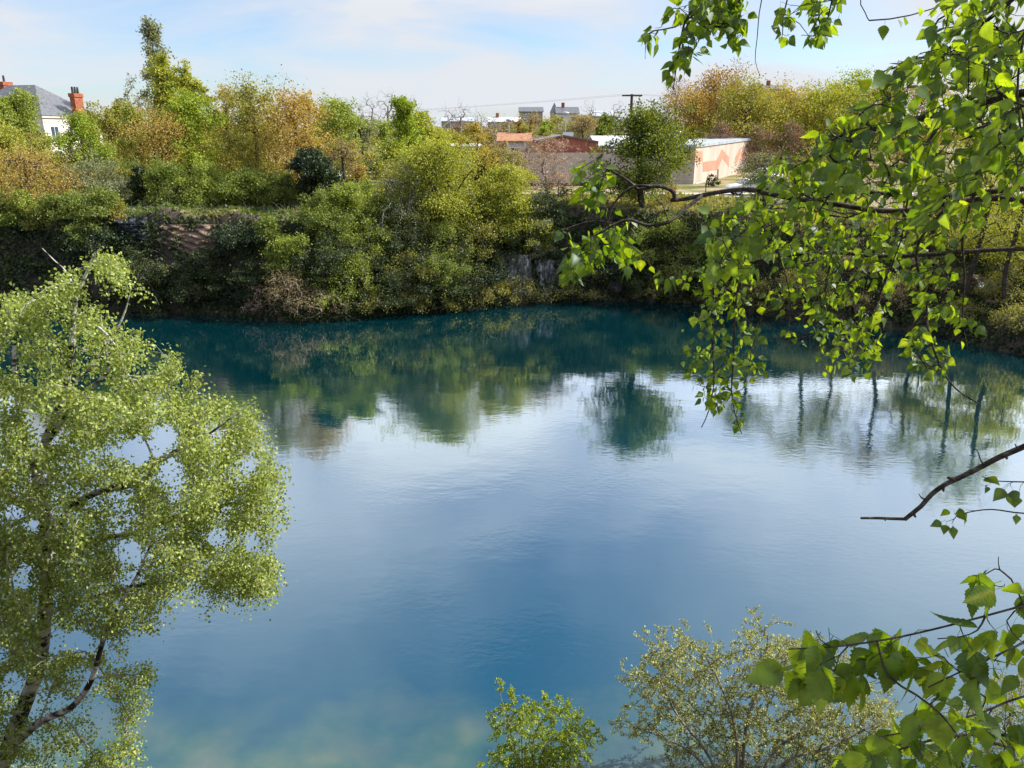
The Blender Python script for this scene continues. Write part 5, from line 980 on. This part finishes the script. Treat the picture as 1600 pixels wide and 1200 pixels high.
# hanging strands over the water
bough([([toT(11.9), (1800, 380, 2.4), (1560, 390, 2.6), (1400, 400, 2.8), (1300, 395, 2.9), (1220, 400, 3.0), (1160, 412, 3.0), (1118, 430, 3.0), (1115, 476, 3.05), (1113, 530, 3.05), (1116, 590, 3.05), (1108, 640, 3.05), (1096, 668, 3.05)], .0075, .0022),
       ([(1160, 412, 3.0), (1150, 470, 3.0), (1147, 521, 3.0), (1146, 564, 3.0), (1143, 607, 3.0), (1148, 645, 3.0), (1159, 678, 3.0)], .0045, .002),
       ([(1220, 400, 3.0), (1200, 470, 3.1), (1182, 520, 3.1), (1168, 580, 3.1), (1161, 607, 3.1), (1146, 613, 3.1)], .004, .0015),
       ([(1300, 395, 2.9), (1290, 470, 3.0), (1310, 530, 3.0), (1330, 580, 3.0)], .0045, .0015), ([(1400, 400, 2.8), (1370, 470, 2.9), (1345, 530, 2.9), (1322, 588, 2.9)], .0045, .0015),
       ([(1220, 400, 3.0), (1235, 470, 3.0), (1230, 535, 3.0)], .003, .0012)],
      [([(1060, 430), (1110, 400), (1180, 400), (1190, 470), (1180, 560), (1140, 600), (1085, 600), (1072, 560), (1090, 500)], 62, 2.7, 3.3), ([(1180, 400), (1300, 330), (1400, 340), (1430, 420), (1390, 500), (1290, 520), (1200, 480)], 95, 2.5, 3.3),
       ([(1270, 500), (1390, 490), (1380, 545), (1345, 590), (1285, 580), (1275, 540)], 34, 2.7, 3.1), ([(1095, 590), (1140, 590), (1130, 640), (1100, 660)], 13, 2.9, 3.2), ([(1140, 620), (1162, 625), (1166, 675), (1145, 665)], 9, 2.9, 3.1), ([(1160, 540), (1195, 560), (1185, 600), (1165, 600)], 8, 3.0, 3.2), ([(1220, 500), (1245, 510), (1238, 545), (1222, 540)], 4, 2.9, 3.1),
       ([(1060, 505), (1085, 510), (1088, 560), (1068, 570)], 4, 2.9, 3.1)], .045, .030, .0009, step=.06)
bough([([toT(12.3), (1800, 260, 2.3), (1640, 290, 2.5), (1540, 300, 2.7), (1440, 310, 2.8), (1350, 300, 2.9), (1260, 320, 3.0), (1190, 350, 3.1), (1110, 400, 3.1)], .010, .002)],
      [([(1150, 300), (1250, 270), (1420, 280), (1500, 300), (1480, 400), (1380, 420), (1250, 400), (1150, 400), (1090, 410)], 105, 2.4, 3.3)], .046, .032, .0009)
# top sprays
bough([([toT(14.6), (1700, -300, 2.4), (1450, -180, 2.6), (1280, -90, 2.7), (1180, -35, 2.7), (1125, 4, 2.7), (1078, 20, 2.7), (1064, 62, 2.7), (1056, 110, 2.7), (1052, 140, 2.7)], .009, .0018),
       ([(1100, 12, 2.7), (1055, 42, 2.7), (1022, 48, 2.7), (1010, 62, 2.7), (1008, 92, 2.7)], .003, .001), ([(1180, -35, 2.7), (1142, 25, 2.7), (1140, 68, 2.7)], .003, .001), ([(1215, -60, 2.7), (1190, 0, 2.7), (1183, 60, 2.7), (1180, 95, 2.7), (1188, 119, 2.7)], .0025, .001),
       ([(1280, -90, 2.7), (1230, 0, 2.7), (1222, 60, 2.7)], .003, .001), ([(1350, -130, 2.6), (1300, 0, 2.6), (1287, 50, 2.6), (1252, 55, 2.6)], .003, .001), ([(1400, -150, 2.6), (1345, -20, 2.6), (1352, 20, 2.6), (1358, 32, 2.6)], .002, .001)],
      [([(1040, 15), (1110, -20), (1160, -25), (1170, 10), (1120, 40), (1085, 85), (1055, 90), (1060, 40)], 40, 2.5, 2.9), ([(1003, 45), (1040, 30), (1040, 60), (1012, 80)], 7, 2.6, 2.8), ([(1045, 90), (1085, 80), (1070, 130), (1048, 138)], 10, 2.6, 2.8), ([(1125, 10), (1165, -10), (1170, 40), (1150, 70), (1130, 60)], 15, 2.6, 2.8),
       ([(1208, 5), (1235, -10), (1235, 55), (1212, 60)], 9, 2.6, 2.8), ([(1250, -10), (1320, -30), (1310, 20), (1295, 55), (1260, 60), (1270, 20)], 16, 2.5, 2.8), ([(1450, -20), (1500, -40), (1500, 10), (1470, 15)], 7, 2.2, 2.6), ([(1030, -40), (1300, -140), (1300, -40), (1150, -30)], 40, 2.5, 2.9)], .050, .034, .0010)
# dead bough and the two small sprigs
br = bough([([toT(11.2), (1760, 640, 1.85), (1660, 672, 1.95), (1600, 698, 2.0), (1560, 715, 2.0), (1530, 731, 2.0), (1500, 746, 2.0), (1475, 758, 2.0), (1455, 773, 2.0), (1440, 790, 2.0), (1428, 800, 2.0), (1413, 812, 2.0)], .0175, .0062),
       ([(1415, 811, 2.0), (1395, 810.5, 2.0), (1370, 809.5, 2.0), (1345, 809.5, 2.0)], .0052, .0040), ([(1492, 750, 2.0), (1486, 747, 1.99), (1481, 746.5, 1.985)], .006, .004), ([(1427, 801, 2.0), (1429, 806, 1.99), (1431, 808, 1.985)], .006, .003), ([(1474, 760, 2.0), (1474, 765, 1.99), (1474, 767.5, 1.985)], .004, .003), ([(1573, 710, 2.0), (1573, 715, 1.99), (1573, 717, 1.985)], .004, .003), ([(1540, 727, 2.0), (1532, 719, 1.99), (1529, 708, 1.99), (1524, 701, 1.98)], .0028, .0012), ([(1448, 781, 2.0), (1440, 778, 1.99), (1436, 772, 1.98)], .003, .0015), ([(1590, 702, 2.0), (1586, 694, 1.99)], .003, .002), ([(1385, 810, 2.0), (1383, 813.5, 1.99)], .0025, .0018)],
      [], 0, .03, .001, name='dead_branch', label='bare broken brown branch without leaves', step=.02)
bough([([toT(11.3), (1760, 790, 1.2), (1660, 798, 1.25), (1600, 802, 1.3), (1550, 796, 1.3), (1515, 800, 1.3), (1495, 806, 1.3)], .0022, .0009), ([(1660, 798, 1.25), (1620, 752, 1.3), (1600, 753, 1.3), (1552, 751, 1.3), (1534, 744, 1.3)], .0014, .0007)],
      [([(1640, 780), (1800, 740), (1950, 780), (1700, 850)], 10, 1.2, 1.35)], .034, .03, .0007, own=[], extra_tips=np.array([at(1490, 797, 1.3), at(1478, 815, 1.3), at(1487, 818, 1.29), at(1512, 797, 1.31), at(1540, 742, 1.3), at(1546, 757, 1.3), at(1566, 764, 1.3), at(1578, 760, 1.28), at(1592, 772, 1.29), at(1590, 800, 1.3)]), step=.02, maxseg=4, t0=.9)
# low bough close to the camera
bough([([toT(10.9), (1850, 860, .95), (1700, 920, .84), (1600, 946, .82), (1530, 965, .81), (1480, 978, .80), (1430, 990, .80), (1380, 1000, .80), (1300, 1011, .80), (1232, 1014, .80)], .0060, .0012),
       ([(1700, 920, .84), (1640, 975, .80), (1600, 1003, .78), (1568, 1019, .78), (1500, 1050, .78), (1450, 1074, .78)], .0028, .0010),
       ([(1370, 1001, .80), (1388, 1056, .80), (1432, 1086, .80), (1470, 1116, .80), (1496, 1149, .80)], .0016, .0012),
       ([(1540, 962, .81), (1527, 985, .80), (1500, 995, .80), (1465, 998, .80)], .0013, .0008), ([(1600, 946, .82), (1580, 905, .82), (1562, 890, .82), (1560, 870, .82)], .0012, .0006),
       ([(1300, 1011, .80), (1282, 1000, .80), (1275, 985, .80)], .0010, .0006)],
      [([(1210, 1020), (1250, 1012), (1300, 1018), (1345, 1020), (1350, 1070), (1300, 1080), (1230, 1060)], 9, .76, .84), ([(1350, 1005), (1440, 985), (1440, 1040), (1380, 1050)], 10, .76, .84), ([(1500, 975), (1610, 950), (1640, 1060), (1560, 1080), (1510, 1040)], 12, .74, .86), ([(1440, 1010), (1500, 1000), (1500, 1040), (1450, 1060)], 5, .78, .84),
       ([(1520, 900), (1560, 870), (1600, 910), (1600, 940), (1540, 950)], 5, .78, .84), ([(1360, 1060), (1460, 1070), (1480, 1100), (1400, 1110)], 5, .78, .84), ([(1205, 985), (1290, 975), (1310, 1000), (1230, 1005)], 3, .78, .84), ([(1650, 880), (1900, 800), (1950, 1000), (1700, 1080)], 12, .8, 1.05), ([(1900, 800), (2500, 600), (2500, 900), (1950, 1000)], 12, 1.0, 1.5)], .056, .075, .0006, own=None, step=.025, t0=.6, maxseg=5)
bough([([toT(10.7), (1850, 1030, 1.0), (1700, 1060, .95), (1620, 1082, .92), (1570, 1098, .92), (1530, 1115, .92), (1470, 1131, .92), (1420, 1143, .92), (1370, 1152, .92)], .0048, .0012),
       ([(1700, 1120, 1.0), (1600, 1148, .98), (1560, 1148, .96), (1500, 1149, .95), (1450, 1158, .95), (1390, 1176, .95), (1310, 1205, .95)], .004, .0015), ([(1850, 1160, 1.1), (1700, 1185, 1.05), (1600, 1172, 1.0), (1550, 1160, 1.0)], .006, .003), ([(1530, 1115, .92), (1540, 1090, .9), (1520, 1080, .9)], .0012, .0007)],
      [([(1310, 1150), (1400, 1130), (1470, 1120), (1610, 1100), (1640, 1230), (1500, 1250), (1330, 1240)], 36, .85, 1.1), ([(1400, 1100), (1600, 1060), (1600, 1130), (1440, 1140)], 8, .85, 1.0)], .052, .06, .0006, step=.025, t0=.5, maxseg=5)
# unseen foliage added to the crown outside the frame to shade the low boughs
rs_ = np.random.default_rng(12)
bough([([toT(12.4), (2100, -50, 1.9), (2300, -150, 2.2)], .03, .006), ([toT(13.4), (2050, -600, 1.5), (1900, -900, 1.3)], .02, .005), ([toT(11.6), (2000, 400, 1.7), (2000, 500, 1.9)], .02, .004)],
      [([(1720, 300), (1720, -500), (2500, -600), (2600, 500), (2000, 700)], 140, 1.5, 3.0)], .062, .03, .0012, step=.1, extra_tips=np.concatenate([rs_.uniform([1.35, .55, 11.9], [3.3, 1.5, 13.7], (700, 3)), rs_.uniform([-.3, -.8, 12.95], [3.0, 1.3, 14.4], (800, 3))]))
